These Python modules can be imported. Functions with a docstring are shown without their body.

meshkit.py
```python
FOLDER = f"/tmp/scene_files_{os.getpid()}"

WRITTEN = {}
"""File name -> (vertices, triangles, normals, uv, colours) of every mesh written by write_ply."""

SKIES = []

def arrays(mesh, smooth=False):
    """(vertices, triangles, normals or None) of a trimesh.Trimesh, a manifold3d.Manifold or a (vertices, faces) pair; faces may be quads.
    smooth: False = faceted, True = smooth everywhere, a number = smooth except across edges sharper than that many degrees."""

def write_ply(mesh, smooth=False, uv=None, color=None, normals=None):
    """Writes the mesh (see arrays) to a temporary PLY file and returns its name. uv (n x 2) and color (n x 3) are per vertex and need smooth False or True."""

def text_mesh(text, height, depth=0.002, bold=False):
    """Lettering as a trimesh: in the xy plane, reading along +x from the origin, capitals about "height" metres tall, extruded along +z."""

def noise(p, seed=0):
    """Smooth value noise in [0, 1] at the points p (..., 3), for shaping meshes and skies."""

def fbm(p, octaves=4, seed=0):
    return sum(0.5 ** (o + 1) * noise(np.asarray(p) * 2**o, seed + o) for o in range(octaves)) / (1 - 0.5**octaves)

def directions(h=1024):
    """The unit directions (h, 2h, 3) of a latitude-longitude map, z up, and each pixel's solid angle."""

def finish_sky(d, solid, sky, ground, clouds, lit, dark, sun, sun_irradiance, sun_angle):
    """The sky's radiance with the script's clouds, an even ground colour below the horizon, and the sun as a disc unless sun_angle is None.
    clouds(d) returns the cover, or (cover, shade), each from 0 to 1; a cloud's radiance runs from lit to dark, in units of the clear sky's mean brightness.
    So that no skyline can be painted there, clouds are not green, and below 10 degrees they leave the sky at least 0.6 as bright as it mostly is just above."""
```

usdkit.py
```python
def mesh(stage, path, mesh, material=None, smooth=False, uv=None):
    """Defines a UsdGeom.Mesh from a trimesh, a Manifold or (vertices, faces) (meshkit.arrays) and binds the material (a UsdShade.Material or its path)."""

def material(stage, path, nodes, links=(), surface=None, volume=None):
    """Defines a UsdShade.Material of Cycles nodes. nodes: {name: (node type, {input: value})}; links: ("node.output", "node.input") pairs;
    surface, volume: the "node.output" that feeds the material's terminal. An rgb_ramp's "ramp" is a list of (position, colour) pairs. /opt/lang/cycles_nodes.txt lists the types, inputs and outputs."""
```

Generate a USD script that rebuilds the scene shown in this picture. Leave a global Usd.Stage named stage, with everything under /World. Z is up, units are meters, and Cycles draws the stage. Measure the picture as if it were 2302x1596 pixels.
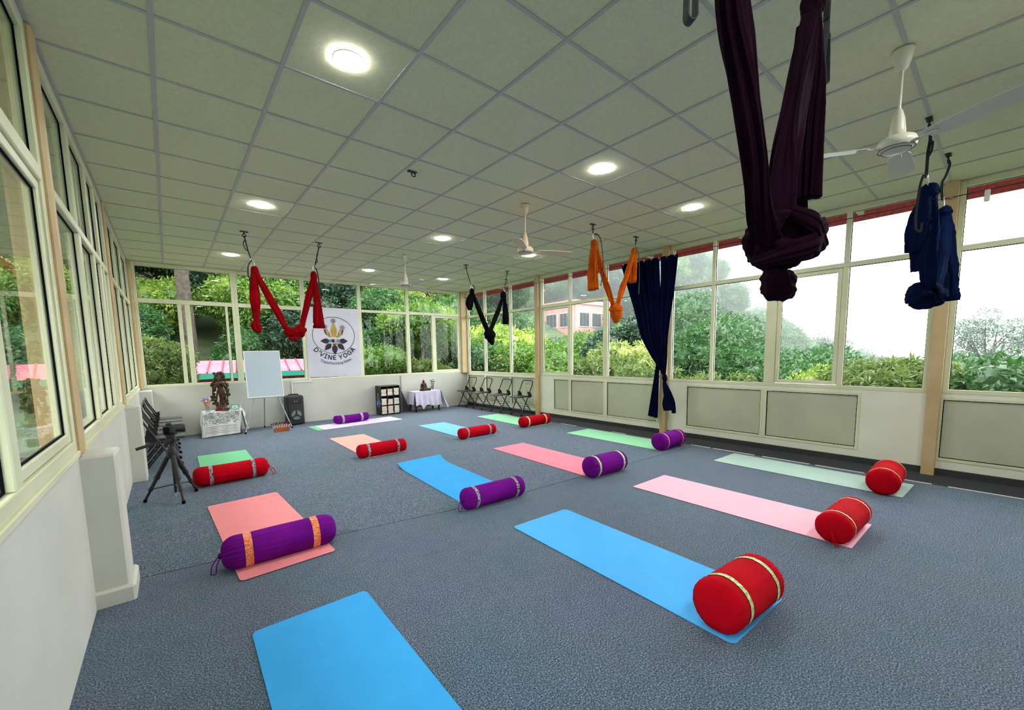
import math, random
import numpy as np, trimesh, manifold3d, usdkit, meshkit
from shapely.geometry import Polygon, Point, box as sbox
from shapely import affinity
from pxr import Usd, UsdGeom, UsdLux, UsdShade, Gf, Sdf, Vt

stage = Usd.Stage.CreateInMemory()
UsdGeom.SetStageUpAxis(stage, 'Z'); UsdGeom.SetStageMetersPerUnit(stage, 1.0)
UsdGeom.Xform.Define(stage, '/World')
PI = math.pi
HC = 3.212            # ceiling height
EYE = 1.47

# ------------------------------------------------------------------ camera
def rot3(rx, ry, rz):
    c, s = math.cos, math.sin
    yaw = np.array([[c(rz), -s(rz), 0], [s(rz), c(rz), 0], [0, 0, 1]])
    pit = np.array([[1, 0, 0], [0, c(rx), -s(rx)], [0, s(rx), c(rx)]])
    rol = np.array([[c(ry), 0, s(ry)], [0, 1, 0], [-s(ry), 0, c(ry)]])
    return yaw @ pit @ rol
Rc = rot3(-0.1022, 0.0177, -0.6896)
cam = UsdGeom.Camera.Define(stage, '/World/camera')
right, fwd, up = Rc[:, 0], Rc[:, 1], Rc[:, 2]
cam.AddTransformOp().Set(Gf.Matrix4d(*right, 0, *up, 0, *(-fwd), 0, 0, 0, EYE, 1))
cam.CreateHorizontalApertureAttr(36.0)
cam.CreateVerticalApertureAttr(36.0 * 1596 / 2302)
cam.CreateFocalLengthAttr(919.135 / 2302 * 36.0)
cam.CreateHorizontalApertureOffsetAttr((1151 - 1141.32) * 36 / 2302)
cam.CreateVerticalApertureOffsetAttr((888.14 - 798) * 36 / 2302)
cam.CreateFStopAttr(0.0)
cam.CreateClippingRangeAttr(Gf.Vec2f(0.05, 2000))
cam.CreateExposureAttr(0.32)

# ------------------------------------------------------------------ sky: bright overcast, no sun disc
dome = UsdLux.DomeLight.Define(stage, '/World/sky')
dome.CreateColorAttr(Gf.Vec3f(0.97, 1.0, 1.02)); dome.CreateIntensityAttr(2.3)
LAMP = 250.0          # radiance of the ceiling downlights' lenses

# ------------------------------------------------------------------ helpers
USED = {}
def numbered(parent, name):
    k = (parent, name); n = USED.get(k, 0); USED[k] = n + 1
    return f'{parent}/{name}' + (f'_{n:03d}' if n else '')
def setd(p, **kw):
    for k, v in kw.items():
        if v: p.SetCustomDataByKey(k, v)
    return p
def thing(name, label, cat, loc=(0, 0, 0), rz=0.0, group=None, kind=None, scale=None):
    x = UsdGeom.Xform.Define(stage, numbered('/World', name))
    x.AddTranslateOp().Set(Gf.Vec3d(*map(float, loc)))
    if rz: x.AddRotateZOp().Set(float(rz))
    if scale is not None: x.AddScaleOp().Set(Gf.Vec3f(*map(float, scale)))
    return setd(x.GetPrim(), label=label, category=cat, group=group, kind=kind)
def struct(name, loc=(0, 0, 0)):
    x = UsdGeom.Xform.Define(stage, numbered('/World', name)); x.AddTranslateOp().Set(Gf.Vec3d(*loc))
    return setd(x.GetPrim(), kind='structure')
def obj(name, m, mat, parent=None, smooth=False, label=None, cat=None, group=None, kind=None):
    pp = '/World' if parent is None else str(parent.GetPath())
    if isinstance(m, MB): m = m.mesh()
    p = usdkit.mesh(stage, numbered(pp, name), m, M[mat], smooth=smooth).GetPrim()
    return setd(p, label=label, category=cat, group=group, kind=kind)
def dup(src, loc, rz=0.0, label=None, group=None, scale=None):
    was = src.GetCustomData(); nm = src.GetName()
    while nm[-4:-3] == '_' and nm[-3:].isdigit(): nm = nm[:-4]
    r = thing(nm, label or was['label'], was['category'], loc, rz, group or was.get('group'), None, scale)
    r.GetReferences().AddInternalReference(src.GetPath()); r.SetInstanceable(True)
    return r
def numb(base): return base

class MB:
    def __init__(s): s.v, s.f, s.n = [], [], 0
    def add(s, v, f):
        v = np.asarray(v, float); f = np.asarray(f, int)
        if f.shape[1] == 4: f = np.vstack([f[:, [0, 1, 2]], f[:, [0, 2, 3]]])
        s.v.append(v); s.f.append(f + s.n); s.n += len(v); return s
    def tm(s, t): return s.add(t.vertices, t.faces)
    def man(s, m):
        q = m.to_mesh(); return s.add(q.vert_properties[:, :3], q.tri_verts)
    def box(s, x0, x1, y0, y1, z0, z1, c=0.0):
        x0, x1 = min(x0, x1), max(x0, x1); y0, y1 = min(y0, y1), max(y0, y1); z0, z1 = min(z0, z1), max(z0, z1)
        if c <= 0:
            v = [(x, y, z) for x in (x0, x1) for y in (y0, y1) for z in (z0, z1)]
            return s.add(v, [[0, 1, 3, 2], [4, 6, 7, 5], [0, 4, 5, 1], [2, 3, 7, 6], [0, 2, 6, 4], [1, 5, 7, 3]])
        c = min(c, (x1 - x0) / 2.01, (y1 - y0) / 2.01, (z1 - z0) / 2.01); P = []
        for a in (0, 1):
            for b in (0, 1):
                for d in (0, 1):
                    X, Y, Z = (x0, x1)[a], (y0, y1)[b], (z0, z1)[d]
                    sx, sy, sz = (c, -c)[a], (c, -c)[b], (c, -c)[d]
                    P += [(X, Y + sy, Z + sz), (X + sx, Y, Z + sz), (X + sx, Y + sy, Z)]
        return s.tm(trimesh.convex.convex_hull(np.array(P)))
    def tube(s, path, r, n=8, cap=True):
        P = np.asarray(path, float); m = len(P); r = np.broadcast_to(np.asarray(r, float), (m,))
        T = np.gradient(P, axis=0); T /= np.linalg.norm(T, axis=1)[:, None] + 1e-12
        a = np.array([0, 0, 1.0]) if abs(T[0][2]) < .9 else np.array([1.0, 0, 0])
        u = np.cross(T[0], a); u /= np.linalg.norm(u); R = []
        for i in range(m):
            u = u - T[i] * (u @ T[i]); u /= np.linalg.norm(u) + 1e-12; w = np.cross(T[i], u)
            th = np.arange(n) * 2 * PI / n
            R.append(P[i] + r[i] * (np.cos(th)[:, None] * u + np.sin(th)[:, None] * w))
        return s.loft(np.array(R), cap)
    def loft(s, R, cap=True):
        R = np.asarray(R, float); m, k = R.shape[:2]; v = R.reshape(-1, 3)
        i = np.arange(m - 1)[:, None] * k; j = np.arange(k); jn = (j + 1) % k
        f = np.stack([i + j, i + jn, i + k + jn, i + k + j], -1).reshape(-1, 4)
        f = np.vstack([f[:, [0, 1, 2]], f[:, [0, 2, 3]]])
        if cap:
            v = np.vstack([v, R[0].mean(0), R[-1].mean(0)]); n0 = m * k
            f = np.vstack([f, np.stack([jn, j, np.full(k, n0)], 1), np.stack([(m - 1) * k + j, (m - 1) * k + jn, np.full(k, n0 + 1)], 1)])
        return s.add(v, f)
    def lathe(s, prof, n=24, c=(0, 0, 0), cap=True):
        th = np.arange(n) * 2 * PI / n
        return s.loft(np.array([np.stack([c[0] + r * np.cos(th), c[1] + r * np.sin(th), np.full(n, c[2] + z)], 1) for r, z in prof]), cap)
    def grid(s, P):
        P = np.asarray(P, float); m, k = P.shape[:2]
        i = np.arange(m - 1)[:, None] * k; j = np.arange(k - 1)
        f = np.stack([i + j, i + j + 1, i + k + j + 1, i + k + j], -1).reshape(-1, 4)
        return s.add(P.reshape(-1, 3), f)
    def sheet(s, P, t=.002):
        """a grid with thickness t along its own normals"""
        P = np.asarray(P, float); du = np.gradient(P, axis=0); dv = np.gradient(P, axis=1); N = np.cross(du, dv)
        N /= np.linalg.norm(N, axis=-1, keepdims=True) + 1e-12
        a, b = P + N * t / 2, P - N * t / 2
        s.grid(a); s.grid(b[:, ::-1])
        for e0, e1 in ((a[0], b[0]), (b[-1], a[-1]), (b[:, 0], a[:, 0]), (a[:, -1], b[:, -1])): s.grid(np.stack([e1, e0]))
        return s
    def prism(s, poly, z0, z1):
        for g in getattr(poly, 'geoms', [poly]):
            if g.area > 1e-9:
                t = trimesh.creation.extrude_polygon(g, z1 - z0, engine='earcut'); t.apply_translation([0, 0, z0]); s.tm(t)
        return s
    def ribbon(s, path, w, t, nrm):
        """flat strap: width w across, thickness t along nrm (3-vector or list)"""
        P = np.asarray(path, float); T = np.gradient(P, axis=0); T /= np.linalg.norm(T, axis=1)[:, None] + 1e-12
        N = np.broadcast_to(np.asarray(nrm, float), P.shape); N = N - T * (N * T).sum(1)[:, None]
        N /= np.linalg.norm(N, axis=1)[:, None] + 1e-9; W = np.cross(T, N)
        return s.loft(np.stack([P + W * w / 2 + N * t / 2, P - W * w / 2 + N * t / 2, P - W * w / 2 - N * t / 2, P + W * w / 2 - N * t / 2], 1))
    def xf(s, A):
        A = np.asarray(A, float); s.v = [v @ A[:3, :3].T + A[:3, 3] for v in s.v]; return s
    def mesh(s): return trimesh.Trimesh(np.vstack(s.v), np.vstack(s.f), process=False)
def rotm(axis, deg, t=(0, 0, 0)):
    A = trimesh.transformations.rotation_matrix(math.radians(deg), axis); A[:3, 3] = t; return A
def smooth_path(pts, n=24):
    P = np.asarray(pts, float); d = np.r_[0, np.cumsum(np.linalg.norm(np.diff(P, axis=0), axis=1))]
    from scipy.interpolate import PchipInterpolator
    return PchipInterpolator(d, P)(np.linspace(0, d[-1], n))
def torus(R, r, n=24, k=8):
    th = np.linspace(0, 2 * PI, n + 1)
    m = MB().tube(np.stack([R * np.cos(th), R * np.sin(th), 0 * th], 1), r, k, False); return m

# ------------------------------------------------------------------ materials
M = {}
L_ = '/World/Looks/'
def lin(r, g, b):
    f = lambda c: c / 255 / 12.92 if c <= 10.31 else ((c / 255 + .055) / 1.055) ** 2.4
    return (f(r), f(g), f(b))
def mat(name, c, rough=.6, c2=None, nscale=6, detail=3, bump=0.0, bscale=80, metal=0.0, spec=.5, sheen=0.0, emit=None, trans=0.0, ramp=(.35, .65), coord='object'):
    N = {'p': ('principled_bsdf', {'base_color': c, 'roughness': rough, 'metallic': metal, 'specular_ior_level': spec, 'sheen_weight': sheen})}
    K = []
    if emit: N['p'][1].update(emission_color=emit[0], emission_strength=emit[1])
    if c2 is not None or bump: N['tc'] = ('texture_coordinate', {})
    if c2 is not None:
        N['n'] = ('noise_texture', {'scale': nscale, 'detail': detail}); N['r'] = ('rgb_ramp', {'ramp': [(ramp[0], c), (ramp[1], c2)]})
        K += [('tc.' + coord, 'n.vector'), ('n.fac', 'r.fac'), ('r.color', 'p.base_color')]
    if bump:
        N['bn'] = ('noise_texture', {'scale': bscale, 'detail': 3}); N['b'] = ('bump', {'strength': bump, 'distance': .01})
        K += [('tc.' + coord, 'bn.vector'), ('bn.fac', 'b.height'), ('b.normal', 'p.normal')]
    out = 'p.BSDF'
    if trans:
        N['t'] = ('translucent_bsdf', {'color': c}); N['mx'] = ('mix_closure', {'fac': trans}); K += [('p.BSDF', 'mx.closure1'), ('t.BSDF', 'mx.closure2')]; out = 'mx.closure'
        if c2 is not None: K.append(('r.color', 't.color'))
    M[name] = usdkit.material(stage, L_ + name, N, K, surface=out)
WHITE = lin(238, 236, 226)
mat('plaster', lin(208, 207, 198), .8, lin(200, 199, 188), 1.5, 3, .08, 30)
mat('frame', lin(226, 227, 194), .35, lin(216, 217, 182), 2)
mat('post', lin(206, 180, 136), .5, lin(192, 164, 120), 3)
mat('board_paint', lin(236, 236, 220), .55, lin(228, 228, 210), 2)  # wall white brightened to offset the backlit shade on the right boards
mat('panelboard', lin(196, 197, 172), .55, lin(184, 186, 160), 2)
mat('tile', lin(226, 226, 194), .95, lin(218, 218, 184), 40, 4, .15, 220)
mat('tee', lin(188, 188, 185), .5)
mat('deck', lin(120, 110, 100), .8)
mat('rubber', (.004, .005, .008), .8, spec=.05)
mat('black_metal', (.012, .012, .013), .4)
mat('black_plastic', (.014, .014, .016), .45)
mat('baseboard', lin(48, 50, 52), .7)
mat('border_carpet', lin(62, 66, 72), .95, lin(48, 52, 58), 300, 2, .5, 500)
mat('white_tape', lin(215, 218, 220), .6)
mat('white_paint', lin(226, 224, 214), .35)
mat('white_plastic', lin(232, 232, 228), .4)
mat('steel', lin(200, 202, 205), .3, metal=.9)
mat('grey_metal', lin(165, 166, 168), .4, metal=.3)
mat('lens_glow', (1, 1, 1), .5, emit=((1.0, .985, .95), LAMP))
# carpet: loop pile speckle and slow tone drift
M['carpet'] = usdkit.material(stage, L_ + 'carpet', {
    'g': ('geometry', {}), 'n1': ('noise_texture', {'scale': 135, 'detail': 4, 'roughness': .75}), 'n2': ('noise_texture', {'scale': 1.1, 'detail': 3}), 'n3': ('noise_texture', {'scale': 9, 'detail': 3}),
    'r1': ('rgb_ramp', {'ramp': [(.36, lin(20, 30, 42)), (.5, lin(68, 84, 103)), (.64, lin(152, 168, 188))]}),
    'r2': ('rgb_ramp', {'ramp': [(.35, (.80, .98, .98)), (.5, (1, 1, 1)), (.65, (1.0, .94, 1.06))]}), 'r3': ('rgb_ramp', {'ramp': [(.3, (.92, .92, .92)), (.7, (1.06, 1.06, 1.06))]}),
    'm': ('mix', {'mix_type': 'multiply', 'fac': 1.0}), 'm2': ('mix', {'mix_type': 'multiply', 'fac': 1.0}), 'b': ('bump', {'strength': .7, 'distance': .006}), 'p': ('principled_bsdf', {'roughness': .95, 'specular_ior_level': .2, 'sheen_weight': .15})},
    [('g.position', 'n1.vector'), ('g.position', 'n2.vector'), ('g.position', 'n3.vector'), ('n1.fac', 'r1.fac'), ('n2.fac', 'r2.fac'), ('n3.fac', 'r3.fac'), ('r1.color', 'm.color1'), ('r2.color', 'm.color2'), ('m.color', 'm2.color1'), ('r3.color', 'm2.color2'), ('m2.color', 'p.base_color'), ('n1.fac', 'b.height'), ('b.normal', 'p.normal')], surface='p.BSDF')
M['glass'] = usdkit.material(stage, L_ + 'glass', {'ge': ('geometry', {}), 'io': ('math', {'math_type': 'multiply_add', 'value2': 1 / 1.2 - 1.2, 'value3': 1.2}), 'f': ('fresnel', {}), 't': ('transparent_bsdf', {'color': (.97, .985, .975)}), 'g': ('glossy_bsdf', {'color': (1, 1, 1), 'roughness': .0}), 'm': ('mix_closure', {})},
    [('ge.backfacing', 'io.value1'), ('io.value', 'f.IOR'), ('f.fac', 'm.fac'), ('t.BSDF', 'm.closure1'), ('g.BSDF', 'm.closure2')], surface='m.closure')
M['clear_glass'] = usdkit.material(stage, L_ + 'clear_glass', {'ge': ('geometry', {}), 'io': ('math', {'math_type': 'multiply_add', 'value2': 1 / 1.45 - 1.45, 'value3': 1.45}), 'f': ('fresnel', {}), 't': ('transparent_bsdf', {'color': (.90, .93, .94)}), 'g': ('glossy_bsdf', {'roughness': .03}), 'm': ('mix_closure', {})},
    [('ge.backfacing', 'io.value1'), ('io.value', 'f.IOR'), ('f.fac', 'm.fac'), ('t.BSDF', 'm.closure1'), ('g.BSDF', 'm.closure2')], surface='m.closure')
def matmat(name, c, c2): mat(name, c, .85, tuple(a * .6 + b * .4 for a, b in zip(c, c2)), 5, 5, .25, 160, spec=.2, ramp=(.3, .7))
matmat('mat_blue', lin(62, 168, 236), lin(48, 152, 222)); matmat('mat_azure', lin(84, 178, 246), lin(70, 168, 240)); matmat('mat_light_blue', lin(118, 190, 236), lin(104, 178, 228))
matmat('mat_salmon', lin(248, 150, 156), lin(240, 138, 146)); matmat('mat_pink', lin(248, 186, 204), lin(240, 176, 196)); matmat('mat_rose', lin(250, 140, 160), lin(244, 126, 148))
matmat('mat_peach', lin(250, 178, 166), lin(244, 166, 156)); matmat('mat_green', lin(122, 200, 148), lin(108, 188, 136)); matmat('mat_mint', lin(150, 216, 170), lin(138, 206, 160)); matmat('mat_sage', lin(176, 202, 192), lin(162, 190, 180))
matmat('mat_lilac', lin(206, 190, 236), lin(190, 172, 226)); mat('mat_print', lin(242, 228, 244), .8, lin(200, 184, 220), 30, 2); mat('mat_under', (.02, .03, .05), .9)
def cloth(name, c, c2, trans=0.0): mat(name, c, .9, c2, 5, 3, .12, 300, spec=.1, trans=trans)
cloth('bolster_red', lin(186, 0, 24), lin(168, 0, 18)); cloth('bolster_purple', lin(112, 12, 132), lin(98, 6, 116))
cloth('silk_burgundy', lin(34, 4, 28), lin(24, 2, 18), .10); cloth('silk_blue', lin(4, 26, 68), lin(2, 16, 48), .2); cloth('silk_orange', lin(220, 112, 24), lin(200, 88, 14), .3); cloth('silk_red', lin(168, 6, 20), lin(140, 2, 12), .25); cloth('silk_black', lin(10, 9, 18), lin(6, 6, 10), .05)
cloth('curtain_navy', lin(14, 22, 70), lin(8, 14, 54), .45)
mat('strap_web', lin(70, 72, 74), .8, lin(50, 52, 54), 60); mat('strap_black', (.012, .012, .012), .8)
def band(name, a, b, sc=60):
    M[name] = usdkit.material(stage, L_ + name, {'tc': ('texture_coordinate', {}), 'v': ('voronoi_texture', {'scale': sc, 'feature': 'f1'}), 'r': ('rgb_ramp', {'ramp': [(.25, a), (.45, b), (.6, a)]}), 'b': ('bump', {'strength': .4, 'distance': .003}), 'p': ('principled_bsdf', {'roughness': .45, 'sheen_weight': .3})},
        [('tc.object', 'v.vector'), ('v.distance', 'r.fac'), ('r.color', 'p.base_color'), ('v.distance', 'b.height'), ('b.normal', 'p.normal')], surface='p.BSDF')
band('band_orange', lin(226, 92, 34), lin(236, 168, 110)); band('band_gold', lin(226, 206, 156), lin(190, 160, 90)); band('band_green', lin(190, 214, 140), lin(84, 132, 54)); band('band_navy', lin(40, 36, 70), lin(206, 196, 196)); band('band_silver', lin(168, 176, 168), lin(120, 124, 120)); band('band_peach', lin(238, 150, 110), lin(220, 90, 70))
# ================================================================== ROOM SHELL
XR, YF, XL, YB = 6.68, 9.95, -0.44, -2.6
XB = 6.16            # where the blue carpet stops short of the right wall
fl = struct('floor')
seam = lambda x: 3.60 - .19 * (x + .44) / 1.6 if x < 1.2 else 3.41 - .14 * (x - 1.2)
sx = np.linspace(XL - .05, XB, 30)
sy = np.interp(sx, [-.5, .14, 2.34, XB], [3.66, 3.56, 3.17, 2.95])
front = Polygon([(XL - .05, YB), (XB, YB)] + [(x, y - .002) for x, y in zip(sx[::-1], sy[::-1])])
rear = Polygon([(x, y + .002) for x, y in zip(sx, sy)] + [(XB, YF + .02), (XL - .05, YF + .02)])
obj('carpet', MB().prism(front, -.03, .0), 'carpet', fl)
obj('carpet', MB().prism(rear, -.03, .0025), 'carpet', fl)
obj('border_carpet', MB().box(XB, XR + .1, YB, YF + .02, -.03, -.001), 'border_carpet', fl)
for y0, y1 in ((-1.2, .28), (.40, .62), (.95, 1.42), (1.48, 2.02), (2.12, 2.68), (2.72, 3.02), (3.3, 3.55), (4.2, 4.5), (5.35, 5.75), (7.35, 7.62)):
    obj('edge_strip', MB().box(XB - .004, XB + .018, y0, y1, -.001, .005), 'white_tape', fl)
obj('slab', MB().box(XL - .2, XR + .2, YB - .1, YF + .2, -.25, -.03), 'deck', fl)

# ceiling: lay-in tiles on an exposed tee grid
ce = struct('ceiling')
gx = [XL] + [.067 + .6 * i for i in range(0, 11)] + [XR]
gy = [YB] + [2.8856 + .6 * j for j in range(-9, 12)] + [YF]
for a, b in zip(gx[:-1], gx[1:]):
    for c, d in zip(gy[:-1], gy[1:]):
        if d - c > .12: obj('tile', MB().box(a + .004, b - .004, c + .004, d - .004, HC + .006, HC + .022), 'tile', ce)
for x in gx[1:-1]: obj('main_tee', MB().box(x - .012, x + .012, YB, YF, HC, HC + .0045).box(x - .002, x + .002, YB, YF, HC + .0045, HC + .03), 'tee', ce)
for y in gy[1:-1]: obj('cross_tee', MB().box(XL, XR, y - .011, y + .011, HC + .001, HC + .005).box(XL, XR, y - .002, y + .002, HC + .005, HC + .028), 'tee', ce)
obj('edge_angle', MB().box(XL, XL + .022, YB, YF, HC, HC + .004).box(XR - .022, XR, YB, YF, HC, HC + .004).box(XL, XR, YF - .022, YF, HC, HC + .004), 'tee', ce)
obj('roof_deck', MB().box(XL - .35, XR + .35, YB - .2, YF + .35, HC + .16, HC + .24), 'deck', ce)  # unseen backing slab above the tiles, added to block light

# walls under the windows
wl = struct('wall_left'); obj('plaster', MB().box(XL - .18, XL, YB, YF + .1, -.03, .93), 'plaster', wl)
obj('sill_ledge', MB().box(XL - .18, XL + .015, YB, YF, .93, .962, .004), 'frame', wl)
for y0, y1, w in ((3.34, 3.62, .155), (6.56, 6.84, .135), (9.62, 9.95, .17)):
    obj('pilaster', MB().box(XL - .02, XL + w, y0, y1, -.02, .915, .012), 'plaster', wl)
obj('plinth', MB().box(XL - .02, XL + .178, 3.315, 3.65, -.02, .10, .014), 'plaster', wl)
wf = struct('wall_far'); obj('plaster', MB().box(XL - .18, XR + .12, YF, YF + .14, -.03, .95), 'plaster', wf)
wb = struct('wall_back'); obj('plaster', MB().box(XL - .2, XR + .2, YB - .14, YB, -.03, HC + .16), 'plaster', wb)
wr = struct('wall_right')
posts = [.475, 3.755, 6.935]
def rpanel(y0, y1, z0=.2, z1=.86):
    obj('panel', MB().box(XR + .012, XR + .03, y0, y1, z0, z1), 'panelboard', wr)
    f = MB(); w = .035
    f.box(XR - .006, XR + .03, y0 - w, y0, z0 - w, z1 + w, .004).box(XR - .006, XR + .03, y1, y1 + w, z0 - w, z1 + w, .004)
    f.box(XR - .006, XR + .03, y0, y1, z1, z1 + w, .004).box(XR - .006, XR + .03, y0, y1, z0 - w, z0, .004)
    obj('panel_frame', f, 'frame', wr)
    g = MB(); t = .007
    g.box(XR + .008, XR + .013, y0, y1, z1 - t, z1).box(XR + .008, XR + .013, y0, y1, z0, z0 + t).box(XR + .008, XR + .013, y0, y0 + t, z0, z1).box(XR + .008, XR + .013, y1 - t, y1, z0, z1)
    obj('panel_gasket', g, 'rubber', wr)  # dark strips painting in the shadow line along the panel edges
holes = [(1.145, 2.165), (2.245, 3.355), (3.915, 4.985), (5.085, 5.93), (6.015, 6.435), (7.10, 7.93), (8.02, 9.00), (9.10, 9.86), (-1.05, .40), (-2.5, -1.15)]
ys = [YB] + sorted([h for hh in holes for h in hh]) + [YF + .1]
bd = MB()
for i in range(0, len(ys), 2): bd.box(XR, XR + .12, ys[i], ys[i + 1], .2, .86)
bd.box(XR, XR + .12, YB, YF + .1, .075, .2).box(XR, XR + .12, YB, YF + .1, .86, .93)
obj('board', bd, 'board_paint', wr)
obj('outer_skin', MB().box(XR + .04, XR + .13, YB, YF + .1, -.03, .92), 'panelboard', wr)
for h in holes: rpanel(*h)
bb = struct('baseboard_right'); obj('skirting', MB().box(XR - .012, XR + .12, YB, YF, -.03, .074, .004), 'baseboard', bb)

# tan posts
for y in posts: obj('trim', MB().box(XR - .075, XR + .14, y - .055, y + .055, -.02, HC + .1, .005), 'post', None, kind='structure')
obj('trim', MB().box(6.50, 6.70, 9.88, 10.06, .93, HC + .1, .005), 'post', None, kind='structure')
for y in (3.37, 6.46): obj('trim', MB().box(XL - .14, XL + .028, y - .05, y + .05, .93, HC + .002, .014), 'post', None, kind='structure')
obj('trim', MB().box(XL - .14, XL + .05, 9.82, 10.06, .93, HC + .002, .01), 'post', None, kind='structure')

# ---------------- windows
def sbx(mb, side, u0, u1, d0, d1, z0, z1, c=0.0):
    if side == 'r': return mb.box(XR + d0, XR + d1, u0, u1, z0, z1, c)
    if side == 'l': return mb.box(XL - d1, XL - d0, u0, u1, z0, z1, c)
    return mb.box(u0, u1, YF + d0, YF + d1, z0, z1, c)
def ring(side, u0, u1, z0, z1, w, d0, d1, c=.004):
    m = MB()
    sbx(m, side, u0, u0 + w, d0, d1, z0, z1, c); sbx(m, side, u1 - w, u1, d0, d1, z0, z1, c)
    sbx(m, side, u0 + w, u1 - w, d0, d1, z1 - w, z1, c); sbx(m, side, u0 + w, u1 - w, d0, d1, z0, z0 + w, c); return m
def window(side, u0, u1, zs, upper, lower, tz=(2.485, 2.55), z1=HC - .06, gasket=False, sashes=(), fw=.05):
    """one window: outer frame, transom, mullions, then a pane (and sash) for every light. upper, lower: mullions as (u0, u1)"""
    w = struct('window')
    D0, D1 = -.004, .07
    obj('frame', ring(side, u0, u1, zs, HC, fw, D0, D1), 'frame', w)
    obj('head_rail', sbx(MB(), side, u0 + fw, u1 - fw, D0 + .003, D1, z1 - .012, HC - fw, .003), 'frame', w)
    obj('transom', sbx(MB(), side, u0 + fw, u1 - fw, D0 - .002, D1, tz[0], tz[1], .005), 'frame', w)
    for name, mull, a, b in (('upper_mullion', upper, tz[1], z1 - .01), ('lower_mullion', lower, zs + fw, tz[0])):
        edges = [u0 + fw]
        for m0, m1 in mull:
            obj(name, sbx(MB(), side, m0, m1, D0, D1, a, b, .005), 'frame', w); edges += [m0, m1]
        edges.append(u1 - fw)
        for k in range(0, len(edges), 2):
            e0, e1 = edges[k], edges[k + 1]
            if e1 - e0 < .05: continue
            s = name == 'lower_mullion' and any(abs((e0 + e1) / 2 - q) < .3 for q in sashes)
            a2, b2, f0, f1 = a, b, e0, e1
            if s:
                obj('sash', ring(side, e0 + .004, e1 - .004, a + .004, b - .004, .048, .008, .05), 'frame', w)
                f0, f1, a2, b2 = e0 + .05, e1 - .05, a + .05, b - .05
            if gasket: obj('gasket', ring(side, f0, f1, a2, b2, .010, .022, .036, .002), 'rubber', w)
            else: obj('gasket', ring(side, f0, f1, a2, b2, .005, .022, .034, .001), 'rubber', w)
            obj('pane', sbx(MB(), side, f0, f1, .026, .031, a2, b2), 'glass', w)
    return w
# right wall
window('r', -2.55, .42, .93, [(-1.2, -1.13)], [(-1.2, -1.13)], (2.48, 2.535))
window('r', .53, 3.70, .93, [(1.315, 1.37), (2.955, 3.005)], [(1.312, 1.372), (2.086, 2.222), (2.95, 3.005)], (2.475, 2.53), sashes=(1.73,))
window('r', 3.81, 6.88, .93, [(5.015, 5.075), (5.96, 6.01)], [(4.993, 5.10), (5.935, 5.985)], (2.475, 2.54), sashes=(6.43,))
window('r', 6.99, 9.88, .93, [(7.94, 8.0), (9.02, 9.08)], [(7.94, 8.0), (9.02, 9.08)], (2.48, 2.545))
# far wall
window('f', -.39, 1.125, .95, [], [(.205, .268), (.318, .40), (.95, .995)], (2.49, 2.57), fw=.055)
window('f', 1.125, 2.394, .95, [], [], (2.49, 2.57), fw=.055)
window('f', 2.394, 3.635, .95, [], [], (2.50, 2.57), fw=.04)
window('f', 3.635, 4.88, .95, [], [], (2.51, 2.575), fw=.042)
window('f', 4.88, 6.50, .95, [], [(5.585, 5.65)], (2.515, 2.585), sashes=(6.05,), fw=.045)
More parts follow.
